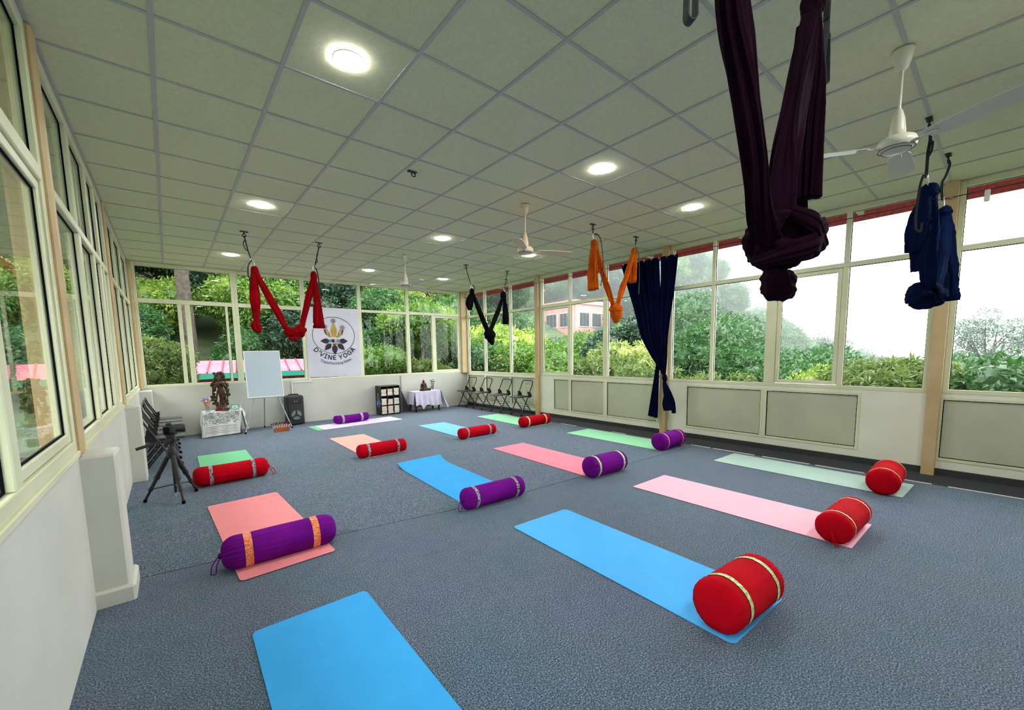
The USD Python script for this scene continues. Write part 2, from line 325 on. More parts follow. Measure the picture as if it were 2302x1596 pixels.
# left wall
window('l', -2.55, 3.315, .962, [(.05, .11)], [(-1.0, -.9), (.6, .7), (2.135, 2.225)], (2.40, 2.48), gasket=True, sashes=(2.7,), fw=.06)
window('l', 3.425, 6.405, .962, [(4.36, 4.46), (5.18, 5.27), (5.78, 5.86)], [(4.42, 4.52), (5.22, 5.32), (5.72, 5.78), (5.95, 6.02)], (2.41, 2.47), gasket=True, fw=.055)
window('l', 6.515, 9.80, .962, [(7.5, 7.6), (8.55, 8.65)], [(7.6, 7.7), (8.6, 8.7)], (2.41, 2.47), gasket=True, fw=.055)

# white cable trunking on the far wall, with the mains cable's drop behind the speaker
t = thing('cable_trunking', 'thin white trunking under the banner, bending down behind the black loudspeaker', 'trunking', (2.05, YF - .016, 0))
obj('horizontal_run', MB().box(0, .42, 0, .016, .905, .93, .003).box(.36, .385, 0, .016, .93, .96, .003), 'white_plastic', t)
obj('vertical_drop', MB().box(-.012, .013, 0, .016, .50, .93, .003), 'white_plastic', t)
t = thing('cable_trunking', 'short grey vertical trunking on the far wall above the leaning black bag', 'trunking', (4.615, YF - .016, 0))
obj('vertical_drop', MB().box(-.014, .014, 0, .016, .60, .94, .003), 'grey_metal', t)

# ================================================================== OUTDOORS
mat('eave_red', lin(206, 92, 98), .6, lin(176, 70, 78), 20); mat('soffit_grey', lin(214, 216, 202), .6, lin(190, 194, 178), 6)
mat('roof_pink', lin(172, 92, 108), .6, lin(156, 80, 96), 2); mat('fascia_teal', lin(14, 128, 104), .6); mat('siding_red', lin(138, 40, 54), .6, lin(116, 32, 44), 10)
mat('building_pink', lin(216, 150, 140), .8, lin(200, 132, 122), .8); mat('window_dark', (.03, .04, .045), .2)
mat('bark', lin(70, 62, 48), .9, lin(44, 40, 32), 8, 4, .6, 20); mat('earth', lin(78, 96, 54), .95, lin(48, 62, 36), .9, 4)
def corr(x0, x1, y0, y1, zf, pitch, amp, axis='y', t=.006, n=6):
    """corrugated sheet; corrugations repeat along axis"""
    a0, a1 = (y0, y1) if axis == 'y' else (x0, x1)
    k = int((a1 - a0) / pitch * n); s = np.linspace(a0, a1, k); w = amp * np.cos((s - a0) / pitch * 2 * PI)
    if axis == 'y':
        P = np.array([[(x, y, zf(x) + ww) for y, ww in zip(s, w)] for x in (x0, x1)])
    else:
        P = np.array([[(x, y, zf(y) + ww) for x, ww in zip(s, w)] for y in (y0, y1)])
    return MB().sheet(P, t)
ev = struct('roof_overhang')
obj('fascia', MB().box(7.60, 7.64, YB - .4, YF + 1.0, 3.225, 3.44), 'eave_red', ev)
obj('soffit', corr(6.72, 7.62, YB - .4, YF + 1.0, lambda x: 3.52 - .10 * (x - 6.7), .16, .012), 'eave_red', ev)
for y in (-.2, 1.4, 2.9, 4.6, 6.1, 7.7, 9.3):
    obj('rafter', MB().box(6.70, 7.6, y - .03, y + .03, 3.30, 3.42), 'soffit_grey', ev)
ev = struct('roof_overhang')
obj('soffit', corr(-1.9, XL - .18, YB - .4, YF + 1.0, lambda x: 3.36 + .16 * (x + .5), .20, .018), 'soffit_grey', ev)
obj('fascia', MB().box(-1.95, -1.91, YB - .4, YF + 1.0, 2.98, 3.2), 'eave_red', ev)
for y in (.6, 2.2, 3.9, 5.6, 7.3, 9.0): obj('rafter', MB().box(-1.9, XL - .18, y - .03, y + .03, 3.0, 3.08), 'soffit_grey', ev)

# ground
def gh(x, y):
    x, y = np.asarray(x, float), np.asarray(y, float)
    north = np.clip((y - 16.8) * .55, 0, 30) - .5
    east = -3.6 - .10 * np.clip(x - 8, 0, 32) + np.clip(np.hypot(x, y) - 36, 0, 200) * np.interp(np.arctan2(y, np.maximum(x, 1)), [-.2, .13, .24, .36, .44, .52, .7, 1.0], [0, 0, .06, .23, .38, .50, .55, .60])
    k = 1 / (1 + np.exp(-(x - 8.0 - .85 * np.clip(y - 13, 0, 90)) * 1.2))
    west = np.clip((-x - 9) * .4, 0, 14)
    return north * (1 - k) + np.maximum(east, -9) * k + west
gxs = np.r_[np.linspace(-60, -12, 10), np.linspace(-10, 30, 44), np.linspace(34, 190, 20)]; gys = np.r_[np.linspace(-90, -12, 14), np.linspace(-10, 44, 46), np.linspace(50, 190, 16)]
G = np.array([[(x, y, gh(x, y)) for y in gys] for x in gxs])
inside = (G[..., 0] > XL - 1.2) & (G[..., 0] < XR + 1) & (G[..., 1] < YF + 1) & (G[..., 1] > YB - 1); G[..., 2][inside] -= .6
G[..., 2] += (meshkit.fbm(G * .35, 3) - .5) * .5
obj('terrain', MB().grid(G[:, ::-1][::1]), 'earth', None, True, kind='structure')

# shed below the far windows
t = thing('garden_shed', 'low shed with pink standing-seam roof, teal fascia and red corrugated wall below the far windows', 'shed', (.55, 14.5, 0))
W_ = 4.15
roof = MB().sheet(np.array([[(x * 1.0 + .22 * (k), k * 1.75, 1.03 + .36 * k) for x in np.linspace(-.1, W_, 12)] for k in (0, 1)]), .02)
obj('roof', roof, 'roof_pink', t)
for i in range(12):
    x = -.08 + i * .355
    obj('roof_seam', MB().tube([(x, -.01, 1.058), (x + .22, 1.75, 1.418)], .022, 5), 'siding_red', t)
obj('fascia', MB().box(-.12, W_, -.05, -.02, .88, 1.03), 'fascia_teal', t)
obj('back_roof', MB().sheet(np.array([[(x + .2, 1.75 + k * 1.7, 1.39 - .4 * k) for x in (-.1, W_)] for k in (0, 1)]), .02), 'roof_pink', t)
for i in range(13): obj('wall_sheet', corr(-.05 + i * .32, -.05 + (i + 1) * .32, 0, .001, lambda y: 0, .08, .0, 'x') if False else MB().sheet(np.array([[(-.05 + i * .32 + q * .32, .06 + .012 * math.cos(q * 8 * PI), z) for q in np.linspace(0, 1, 17)] for z in (-.6, .9)]), .006), 'siding_red', t)
obj('gable_wall', MB().prism(Polygon([(0.06, -.6), (3.3, -.6), (3.3, 1.0), (1.75, 1.36), (0.06, 1.0)]), 0, .02).xf(np.array([[0, 0, 1, -.04], [1, 0, 0, 0], [0, 1, 0, 0], [0, 0, 0, 1.0]])), 'siding_red', t)

# far pink building on the hill, seen through the right wall's far panes
t = thing('hill_building', 'long pink building with a row of windows half hidden by trees on the hillside', 'building', (40.5, 35.2, 3.0))
obj('walls', MB().box(0, 8, 0, 8.0, -4, 4.6), 'building_pink', t)
obj('parapet', MB().box(-.25, 8.2, -.2, 8.2, 4.6, 5.1), 'building_pink', t)
for i in range(3):
    for z in (1.7,):
        f = obj('window', MB().box(-.1, .1, .7 + i * 2.5, 2.7 + i * 2.5, z, z + 1.9), 'white_paint', t)
        for q in range(3): obj('pane', MB().box(-.13, -.09, .78 + i * 2.5 + q * .63, 1.36 + i * 2.5 + q * .63, z + .1, z + 1.8), 'window_dark', f)

for i in range(3):
    f = obj('window', MB().box(.6 + i * 2.5, 2.6 + i * 2.5, -.1, .1, 1.7, 3.6), 'white_paint', t)
    for q in range(3): obj('pane', MB().box(.68 + i * 2.5 + q * .63, 1.26 + i * 2.5 + q * .63, -.13, -.09, 1.8, 3.5), 'window_dark', f)
# ---------------- trees
def leafmat(name, a, b, d, tr=.35):
    M[name] = usdkit.material(stage, L_ + name, {'g': ('geometry', {}), 'o': ('object_info', {}), 'n': ('noise_texture', {'scale': .9, 'detail': 2}), 'ad': ('math', {'math_type': 'add'}), 'ml': ('math', {'math_type': 'multiply_add', 'value2': .85, 'value3': -.425}), 'w': ('math', {'math_type': 'multiply_add', 'value2': .5, 'value3': -.25}), 'ad2': ('math', {'math_type': 'add'}),
        'r': ('rgb_ramp', {'ramp': [(.15, a), (.5, b), (.85, d)]}), 'p': ('principled_bsdf', {'roughness': .38, 'specular_ior_level': .55}), 't': ('translucent_bsdf', {}), 'm': ('mix_closure', {'fac': tr})},
        [('g.position', 'n.vector'), ('g.random_per_island', 'ml.value1'), ('o.random', 'w.value1'), ('n.fac', 'ad.value1'), ('ml.value', 'ad.value2'), ('ad.value', 'ad2.value1'), ('w.value', 'ad2.value2'), ('ad2.value', 'r.fac'), ('r.color', 'p.base_color'), ('r.color', 't.color'), ('p.BSDF', 'm.closure1'), ('t.BSDF', 'm.closure2')], surface='m.closure')
leafmat('leaf_mid', lin(52, 92, 42), lin(112, 152, 72), lin(188, 208, 122)); leafmat('leaf_bright', lin(84, 120, 36), lin(172, 190, 76), lin(234, 230, 132)); leafmat('leaf_pale', lin(96, 116, 56), lin(176, 184, 108), lin(240, 230, 166)); leafmat('leaf_dark', lin(34, 64, 38), lin(72, 112, 70), lin(126, 160, 104)); leafmat('leaf_grey', lin(90, 112, 92), lin(132, 152, 132), lin(170, 186, 166))
def leaves(P, N, L, W, rng, droop=.35):
    """folded diamond leaves at P with outward directions N"""
    n = len(P)
    d = N + rng.normal(0, .75, (n, 3)); d[:, 2] -= droop; d /= np.linalg.norm(d, axis=1)[:, None]
    up_ = N * .6 + rng.normal(0, .5, (n, 3)); up_[:, 2] += .6; side = np.cross(d, up_); side /= np.linalg.norm(side, axis=1)[:, None] + 1e-9
    nn = np.cross(side, d); l = L * rng.uniform(.7, 1.25, n)[:, None]; w = W * rng.uniform(.8, 1.2, n)[:, None]
    a, b = P, P + d * l; m = P + d * l * .45
    v = np.stack([a, m + side * w + nn * w * .35, b - nn * l * .12, m - side * w + nn * w * .35], 1).reshape(-1, 3)
    i = np.arange(n)[:, None] * 4
    return v, np.vstack([i + [0, 1, 2], i + [0, 2, 3]])
def crown(seed, nlobe, nleaf, L, W, core=True, spread=(1, 1, .85), lobe=(.32, .5), whorl=0, droop=.35):
    rng = np.random.default_rng(seed); c = rng.normal(size=(nlobe, 3)); c /= np.linalg.norm(c, axis=1)[:, None]
    c *= rng.uniform(.35, .72, (nlobe, 1)); c[:, 2] = c[:, 2] * .9 + .05; r = rng.uniform(*lobe, nlobe); mb = MB()
    per = rng.choice(nlobe, nleaf, p=r ** 2 / (r ** 2).sum()); u = rng.normal(size=(nleaf, 3)); u /= np.linalg.norm(u, axis=1)[:, None]
    if whorl:
        k = max(1, nleaf // whorl); cu = rng.normal(size=(k, 3)); cu /= np.linalg.norm(cu, axis=1)[:, None]; cl = rng.choice(nlobe, k, p=r ** 2 / (r ** 2).sum())
        per = np.repeat(cl, whorl); u0 = np.repeat(cu, whorl, 0); P = c[per] + u0 * r[per][:, None] * np.repeat(rng.uniform(.8, 1.12, k), whorl)[:, None]
        u = u0 + rng.normal(0, .55, u0.shape); u /= np.linalg.norm(u, axis=1)[:, None]
    else: P = c[per] + u * r[per][:, None] * rng.uniform(.72, 1.1, (nleaf, 1))
    v, f = leaves(P * spread, u, L, W, rng, droop); mb.add(v, f)
    if core:
        for i in range(nlobe):
            s = trimesh.creation.icosphere(2, r[i] * (.45 if whorl else .74)); s.vertices *= 1 + .35 * (meshkit.noise(s.vertices * 9 + i * 7, seed) - .5)[:, None]
            s.vertices = (s.vertices + c[i]) * spread; mb.tm(s)
        s = trimesh.creation.icosphere(2, .42); s.vertices *= spread; mb.tm(s)
    return mb, c * spread, r
def trunk(c, seed, base=-1.9, r=.09, nb=9):
    rng = np.random.default_rng(seed); mb = MB(); fork = np.array([rng.normal(0, .06), rng.normal(0, .06), -.55])
    mb.tube(smooth_path([(0, 0, base), (rng.normal(0, .04), rng.normal(0, .04), (base - .55) / 2), fork], 8), np.linspace(r * 1.25, r * .8, 8), 8)
    for k in range(min(nb, len(c))):
        e = c[k]; mid = (fork + e) / 2 + rng.normal(0, .07, 3); mb.tube(smooth_path([fork, mid, e], 7), np.linspace(r * .55, r * .12, 7), 6)
    return mb
PROTO = {}
KN = dict(broad='mid-green leafy tree', bright='yellow-green tree', mango='pale mango-like tree', dark='dark green tree', fern='feathery green tree')
KIND = dict(  # leaf material, seed, lobes, leaves, leaf length, width, core, whorl
    broad=('leaf_mid', 3, 18, 15000, .085, .020, True, 0), bright=('leaf_bright', 5, 16, 14000, .08, .020, True, 0), mango=('leaf_pale', 8, 20, 21600, .12, .017, True, 9), dark=('leaf_dark', 11, 18, 15000, .08, .022, True, 0), fern=('leaf_mid', 15, 16, 17500, .10, .015, True, 7), wispy=('leaf_grey', 21, 22, 5200, .05, .014, False, 0))
def tree(kind, x, y, ztop, R, label, group=None, name='tree', hs=1.0, rz=None, base=None):
    """crown radius R whose top reaches ztop; trunk down to the ground"""
    rng = random.Random(int(x * 131 + y * 977)); rz = rng.uniform(0, 360) if rz is None else rz
    zc = ztop - .98 * R * hs; sc = (R * rng.uniform(.92, 1.1), R * rng.uniform(.92, 1.1), R * hs)
    if kind not in PROTO:
        lm, seed, nl, nf, L, W, core, wh = KIND[kind]
        t = thing(name, label, 'tree', (x, y, zc), rz, group, None, sc)
        mb, c, r = crown(seed, nl, nf, L, W, core, lobe=(.3, .48) if core else (.14, .26), whorl=wh, droop=.35 if kind != 'mango' else .7)
        obj('trunk', trunk(c, seed, -2.6, .07 if core else .035, 9 if core else 22), 'bark', t, True)
        obj('foliage', mb, lm, t, False, kind='stuff'); PROTO[kind] = t; return t
    return dup(PROTO[kind], (x, y, zc), rz, label, group, sc)
rg = random.Random(4)
# --- north: close trees in front of the slope
tree('mango', -.25, 12.6, 2.3, .95, 'pale leafy bush close outside the lower left pane of the far wall', hs=1.15)
tree('mango', -1.5, 13.2, 2.0, 1.0, 'pale leafy bush outside the far left corner, cut off by the corner post', hs=1.2)
tree('bright', 5.05, 12.7, 2.2, 1.0, 'bright yellow-green tree just outside the pane right of the banner')
tree('bright', 7.1, 13.6, 3.9, 1.35, 'tall yellow-green tree outside the far wall near the right corner')
tree('fern', 6.6, 15.2, 3.4, 1.6, 'mid-green tree between two yellow-green trees outside the far wall')
tree('mango', 6.5, 12.1, 1.6, .95, 'low feathery shrub below the sliding pane at the far wall\'s right end')
tree('mango', 5.9, 12.9, 1.7, .9, 'low feathery shrub below the pane beside the banner')
tree('bright', 2.9, 20.0, 5.6, 1.9, 'yellow-green tree above the shed roof behind the banner')
tree('bright', 8.6, 14.6, 3.2, 1.3, 'yellow-green tree outside the far right corner, behind the corner post')
tree('broad', 7.3, 17.4, 4.6, 1.4, 'mid-green tree behind the yellow-green tree right of the banner')
# big dark trunk tree
t = thing('tree', 'tall tree with a thick bare trunk behind the far wall\'s left window', 'tree', (.72, 18.6, .5))
mb = MB().tube(smooth_path([(0, 0, -1), (-.08, .0, 2), (-.12, .1, 4.2), (.1, .2, 7.5)], 16), np.linspace(.25, .18, 16), 14).tube(smooth_path([(-.1, .1, 4.0), (.7, .3, 5.4), (1.5, .6, 7.0)], 8), np.linspace(.16, .06, 8), 8)
obj('trunk', mb, 'bark', t, True)
cm, cc, cr = crown(31, 14, 6000, .06, .016); obj('foliage', cm.xf(np.diag([3.0, 3.0, 2.2, 1]) + np.array([[0, 0, 0, .4], [0, 0, 0, .8], [0, 0, 0, 8.2], [0, 0, 0, 0]])), 'leaf_mid', t, kind='stuff')
kinds = ['broad', 'dark', 'bright', 'fern', 'broad', 'mango', 'bright', 'dark']
n_ = 0
for row, (y, dx) in enumerate([(19.0, 2.0), (21.2, 2.4), (24.0, 2.8), (27.3, 3.3), (31.2, 4.0), (36.0, 5.0)]):
    x = -9.0 - row * 1.5
    while x < 11.5 + row * 3.6:
        xx, y2 = x + rg.uniform(-.6, .6), y + rg.uniform(-.8, .8)
        if not (abs(xx - .6) < 1.1 and row == 0) and math.atan2(y2, xx) > .93:
            R = rg.uniform(1.5, 2.0) * (1 + .14 * row); k = kinds[n_ % 8] if rg.random() < .8 else rg.choice(kinds)
            if row == 0 and xx < 4.5: k = rg.choice(['fern', 'broad', 'dark'])
            tree(k, xx, y2, float(gh(xx, y2)) + 3.4 + row * .35 + rg.uniform(-.6, 1.0) - (1.1 if row == 0 and xx < 4.5 else 0), R, KN[k] + ' on the slope behind the far windows', KN[k] + ' behind the far wall')
        n_ += 1; x += dx * rg.uniform(.85, 1.2)
# --- west
for i, (x, y) in enumerate([(-4.6, 1.0), (-6, 3.4), (-5, 6.0), (-6.4, 8.6), (-4.8, 10.8), (-8, 12.5), (-5.4, 14.2), (-9, 6.5), (-9.5, 1.5), (-9, 16.0), (-12, 10.0), (-7.5, -2.0)]):
    tree(kinds[(i * 3) % 8], x, y, 2.6 + (i % 4) * .9 + (-x - 4) * .4, 1.8 + .2 * (i % 3), KN[kinds[(i * 3) % 8]] + ' outside the left windows', KN[kinds[(i * 3) % 8]] + ' outside the left wall')
# --- east: near row just below the windows
near = [('fern', 10.2, -2.2, 1.35, 1.5), ('broad', 10.0, -.4, 1.45, 1.5), ('fern', 9.9, .9, 1.15, 1.25), ('mango', 10.1, 1.45, 1.62, 1.3), ('bright', 10.6, 2.1, 1.5, 1.1), ('broad', 10.9, 2.5, 1.3, 1.3), ('mango', 9.9, 3.3, .95, 1.25), ('mango', 10.3, 4.6, 1.25, 1.45), ('mango', 10.0, 6.1, 1.45, 1.5), ('mango', 10.3, 7.9, 1.75, 1.6), ('bright', 10.5, 9.9, 1.5, 1.5), ('bright', 11.2, 12.2, 2.6, 1.8), ('broad', 10.2, 13.4, 2.1, 1.6), ('bright', 12.5, 15.2, 3.7, 2.1), ('mango', 12.6, 8.9, 2.3, 1.7)]
for k, x, y, zt, R in near: tree(k, x, y, zt, R, KN[k] + ' with its crown just below the right windows', KN[k] + ' near the right windows')
tree('dark', 15.8, 10.5, 3.6, 2.3, 'dark round tree beside the pink hill building')
for k, x, y, zt, R in [('broad', 16, -4.5, 1.5, 2.4), ('broad', 15.5, -1.4, 1.6, 2.3), ('fern', 16.5, 1.2, 1.5, 2.2), ('broad', 16, 3.6, 1.7, 2.2), ('fern', 15.5, 5.6, 2.0, 2.1), ('broad', 17, 7.6, 2.9, 2.4), ('bright', 17.5, 13.6, 3.4, 2.2), ('broad', 17, 16.5, 2.5, 2.6), ('fern', 18, 20.5, 2.9, 2.8), ('broad', 22, 26.5, 8.4, 2.2), ('broad', 21, 8.8, 3.4, 2.6), ('dark', 21, 5.6, 2.1, 2.4), ('fern', 22, 2.2, 1.7, 2.4), ('broad', 21, -2.4, 1.7, 2.6), ('fern', 22, -6.5, 1.8, 2.8), ('broad', 23, 12.6, 5.0, 2.9), ('fern', 24, 17.5, 4.0, 2.9), ('broad', 27, 22.0, 3.4, 3.2), ('dark', 24, 29.5, 4.2, 3.6)]:
    tree(k, x, y, zt, R, KN[k] + ' further out beyond the right windows', KN[k] + ' further out beyond the right wall')
# --- east: hazy hillside
rg2 = random.Random(9)
for d in (34, 42, 52, 60, 67, 75, 86, 98):
    az = -.12
    while az < 1.0:
        a = az + rg2.uniform(-.02, .02); x, y = d * math.cos(a), d * math.sin(a)
        zt = float(gh(x, y)) + rg2.uniform(4.5, 7.5)
        if not (38 < x < 50.5 and 33 < y < 45) and not (d < 60 and .64 < a < .87):
            R = rg2.uniform(2.6, 3.6) * (d / 45) ** .5
            k = rg2.choice(['broad', 'dark', 'fern', 'broad']); tree(k, x, y, zt, R, 'hazy ' + KN[k] + ' on the distant hillside', 'hazy ' + KN[k] + ' on the hillside')
        az += 3.6 / d * rg2.uniform(.8, 1.15) * (d / 45) ** .5
for i in range(70):
    d, a = 56 + 46 * ((i * .618) % 1), .60 + .34 * ((i * .7548) % 1); x, y = d * math.cos(a), d * math.sin(a)
    if 37.5 < x < 50.5 and 32.5 < y < 44.5: continue
    k = rg2.choice(['broad', 'fern', 'dark', 'broad', 'fern']); tree(k, x, y, float(gh(x, y)) + rg2.uniform(4, 6.5), rg2.uniform(2.6, 3.4) * (d / 55) ** .5, 'hazy ' + KN[k] + ' on the slope above the pink building', 'hazy ' + KN[k] + ' above the building')
for k, x, y in (('broad', 23.6, 29.8), ('broad', 28.0, 33.9), ('fern', 19.7, 26.4), ('fern', 33.0, 41.5), ('broad', 26.0, 37.5), ('dark', 37.5, 46.5)):
    tree(k, x, y, float(gh(x, y)) + 7.0, 3.1, KN[k] + ' beside the pink hill building', KN[k] + ' by the hill building')
tree('wispy', 33.5, 17.2, 9.0, 3.4, 'tall hazy tree with sparse crown above the hillside, right of the navy curtain', hs=1.25)
tree('wispy', 29, .35, 3.9, 2.0, 'hazy sparse treetop against white sky, right of the nearest tan post', hs=1.1)
tree('wispy', 30, -1.6, 3.2, 1.9, 'hazy sparse treetop at the right edge of the picture', hs=1.0)
tree('wispy', 34, 7.4, 3.4, 1.7, 'small hazy tree on the skyline beside the burgundy hammock', hs=1.3)

M['mist'] = usdkit.material(stage, L_ + 'mist', {'v': ('principled_volume', {'color': (.96, .98, 1.0), 'density': .003, 'anisotropy': .2})}, [], volume='v.volume')
hz = obj('mist', MB().box(14, 240, -120, 220, -20, 70), 'mist', None, label='thin white mist over the valley and hillside', cat='mist', kind='stuff')
# ================================================================== CEILING FITTINGS
def downlight(x, y, label):
    t = thing('downlight', label, 'ceiling light', (x, y, HC), group='round ceiling downlights')
    obj('trim_ring', MB().lathe([(.0825, .0), (.089, -.001), (.090, -.004), (.087, -.006), (.0835, -.005), (.0825, .0)], 32, cap=False), 'white_plastic', t, True)
    obj('lens', MB().lathe([(.0835, .003), (.083, -.002), (.06, -.0035), (.0, -.004)], 32), 'lens_glow', t)
    return t
d0 = None
DL = [(.96, 2.59, 'lit round downlight nearest the top left of the ceiling'), (.96, 5.58, 'lit round downlight above the red hammock, second along the left row'), (.96, 8.5, 'lit round downlight farthest along the left row'), (3.36, 2.59, 'lit round downlight near the middle of the ceiling, nearest of the middle row'), (3.35, 5.56, 'lit round downlight in the middle of the ceiling, left of the central fan'), (3.33, 8.46, 'lit round downlight in front of the far wall, left of the farthest fan'), (5.13, 2.58, 'lit round downlight right of the orange hammock, nearest of the right row'), (5.17, 5.58, 'lit round downlight showing below the central fan\'s hub'), (5.1, 8.48, 'lit round downlight farthest right, near the far right corner'), (.96, -.42, 'lit round downlight behind the viewpoint'), (3.35, -.42, 'lit round downlight behind the viewpoint'), (5.13, -.42, 'lit round downlight behind the viewpoint')]
for x, y, lb in DL:
    if d0 is None: d0 = downlight(x, y, lb)
    else: dup(d0, (x, y, HC), 0, lb)
mat('fan_paint', lin(214, 212, 196), .4); mat('fan_cream', lin(226, 204, 176), .4); mat('fan_ring', lin(120, 118, 112), .35, metal=.4)
def fan(x, y, rz, label, m='fan_paint', zh=2.665):
    t = thing('ceiling_fan', label, 'ceiling fan', (x, y, zh), rz)
    h = HC - zh
    obj('canopy', MB().lathe([(0.0000, h), (0.0475, h), (0.0490, h - .01), (0.0446, h - .05), (0.0288, h - .10), (0.0158, h - .118), (0.0000, h - .118)], 28, cap=False), m, t, True)
    obj('downrod', MB().lathe([(0.0090, .15), (0.0090, h - .11)], 14), m, t, True)
    obj('bell', MB().lathe([(0.0000, .215), (0.0115, .215), (0.0173, .205), (0.0302, .16), (0.0374, .10), (0.0396, .055), (0.0000, .05)], 28, cap=False), m, t, True)
    obj('motor', MB().lathe([(0.0000, .062), (0.0612, .058), (0.0850, .045), (0.0950, .022), (0.0936, .004), (0.0850, -.010), (0.0806, -.008), (0.0749, -.014), (0.0684, -.022), (0.0634, -.020), (0.0576, -.026), (0.0360, -.032), (0.0000, -.034)], 40, cap=False), m, t, 40)
    for r in (.087, .070): obj('trim_band', MB().tm(torus(r, .0028, 40, 6).mesh()).xf(np.array([[1, 0, 0, 0], [0, 1, 0, 0], [0, 0, 1, -.010 if r > .08 else -.021], [0, 0, 0, 1.]])), 'fan_ring', t, True)
    for k in range(3):
        b = MB(); n = 14; rr = np.linspace(.15, .60, n); w = np.interp(rr, [.15, .22, .5, .58, .60], [.040, .055, .066, .058, .04])
        top = np.array([[(r, s * ww, .006 - s * ww * .20) for s in (-1, -.5, 0, .5, 1)] for r, ww in zip(rr, w)])
        b.sheet(top, .004); A = rotm([0, 0, 1], 120 * k)
        bl = obj('blade', b.xf(A), m, t, 30)
        obj('blade_iron', MB().box(.07, .20, -.016, .016, -.004, .003, .002).xf(A), m, bl)
    return t
fan(3.49, .50, 4, 'off-white three-blade ceiling fan nearest the viewpoint, right of the burgundy hammock')
fan(3.39, 3.73, 98, 'cream three-blade ceiling fan in the middle of the room, left of the orange hammock', 'fan_cream', 2.67)
fan(3.34, 6.83, 30, 'off-white three-blade ceiling fan farthest away, in front of the far windows', 'fan_paint', 2.70)

# ================================================================== AERIAL HAMMOCKS
def drape(path, wa, wb, folds=5, seed=0, wdir=(1, 0, 0), n=26, k=48, amp=.15, top_close=True):
    rng = np.random.default_rng(seed); P = smooth_path(path, n); q = np.linspace(0, 1, n); tq = np.linspace(0, 1, len(wa))
    a, b = np.interp(q, tq, wa), np.interp(q, tq, wb)
    T = np.gradient(P, axis=0); T /= np.linalg.norm(T, axis=1)[:, None]
    W = np.asarray(wdir, float); W = W - T * (T @ W)[:, None]; W /= np.linalg.norm(W, axis=1)[:, None]; D = np.cross(T, W)
    th = np.arange(k) * 2 * PI / k; ph = rng.uniform(0, 6, 4)
    R = []; L_tot = np.linalg.norm(np.diff(P, axis=0), axis=1).sum()
    for i in range(n):
        drift = meshkit.noise(np.stack([np.cos(th) * .9 + seed, np.sin(th) * .9, np.full(k, q[i] * L_tot * 3.2)], 1), seed) - .5
        t2 = th + 1.3 * drift + ph[0]
        s = amp * (1.1 - 2.0 * np.abs(np.sin(folds * t2 / 2))) + amp * .5 * np.sin((2 * folds + 1) * t2 + ph[1]) + amp * .5 * np.sin((folds - 2) * th + ph[2] + 2.5 * q[i]) + amp * 1.1 * drift
        s = s * min(1, .35 + 1.6 * min(q[i], 1) if top_close else 1)
        R.append(P[i] + W[i] * (a[i] * (1 + s) * np.cos(th))[:, None] + D[i] * (b[i] * (1 + s) * np.sin(th))[:, None])
    return MB().loft(np.array(R))
def knot(c, r, seed, axis=(.3, .2, 1), folds=4.0, amp=.13):
    s = trimesh.creation.icosphere(4, 1.0); v = s.vertices.copy(); ax = np.array(axis, float); ax /= np.linalg.norm(ax)
    d = v @ ax; w = meshkit.fbm(v * 1.7 + seed, 3, seed) - .5
    f = np.abs(np.sin(folds * PI * (d * .6 + .9 * w))) ** .7; lump = meshkit.noise(v * 1.9 + 3 * seed, seed + 5) - .5
    s.vertices = v * (1 + amp * (f - .6) + .32 * lump)[:, None] * np.array(r) + np.array(c); return MB().tm(s)
def wrap(c, rx, ry, tilt, w, seed=0, thick=.018, az=0):
    """a band of cloth wound round a knot"""
    th = np.linspace(0, 2 * PI, 37); rng = np.random.default_rng(seed)
    P = np.stack([rx * np.cos(th), ry * np.sin(th), .02 * rx * np.sin(2 * th + 1)], 1); A = rotm([0, 1, 0], tilt) @ rotm([1, 0, 0], az)
    P = P @ A[:3, :3].T; nrm = A[:3, :3] @ np.array([0, 0, 1.]); R = []
    k = 14; a = np.arange(k) * 2 * PI / k
    for i in range(37):
        o = P[i] / (np.linalg.norm(P[i]) + 1e-9); s = 1 + .18 * np.sin(3 * a + th[i])
        R.append(np.array(c) + P[i] + nrm * (w * s * np.sin(a))[:, None] + o * (thick * s * np.cos(a))[:, None])
    return MB().loft(np.array(R), False)
def hook(t, x, y, loop=True):
    h = obj('ceiling_hook', MB().box(x - .05, x + .05, y - .02, y + .02, HC - .006, HC + .002, .002).tube([(x, y, HC - .004), (x, y, HC - .035)], .007, 8), 'black_metal', t)
    if loop: obj('ring', MB().tm(torus(.022, .005, 20, 8).mesh()).xf(rotm([1, 0, 0], 90, (x, y, HC - .05))), 'black_metal', h, True)
def carabiner(t, p, q):
    p, q = np.array(p, float), np.array(q, float); m = (p + q) / 2; L = np.linalg.norm(q - p) / 2; u = (q - p) / (2 * L); w = np.cross(u, [0, 1, 0]); w /= np.linalg.norm(w)
    th = np.linspace(0, 2 * PI, 25); obj('carabiner', MB().tube([m + u * L * np.cos(a) + w * .020 * np.sin(a) for a in th], .0055, 7, False), 'steel', t, True)
def strap(t, pts, w=.02, m='strap_black', nrm=(0, 1, 0), n=30): obj('strap', MB().ribbon(smooth_path(pts, n), w, .003, nrm), m, t)
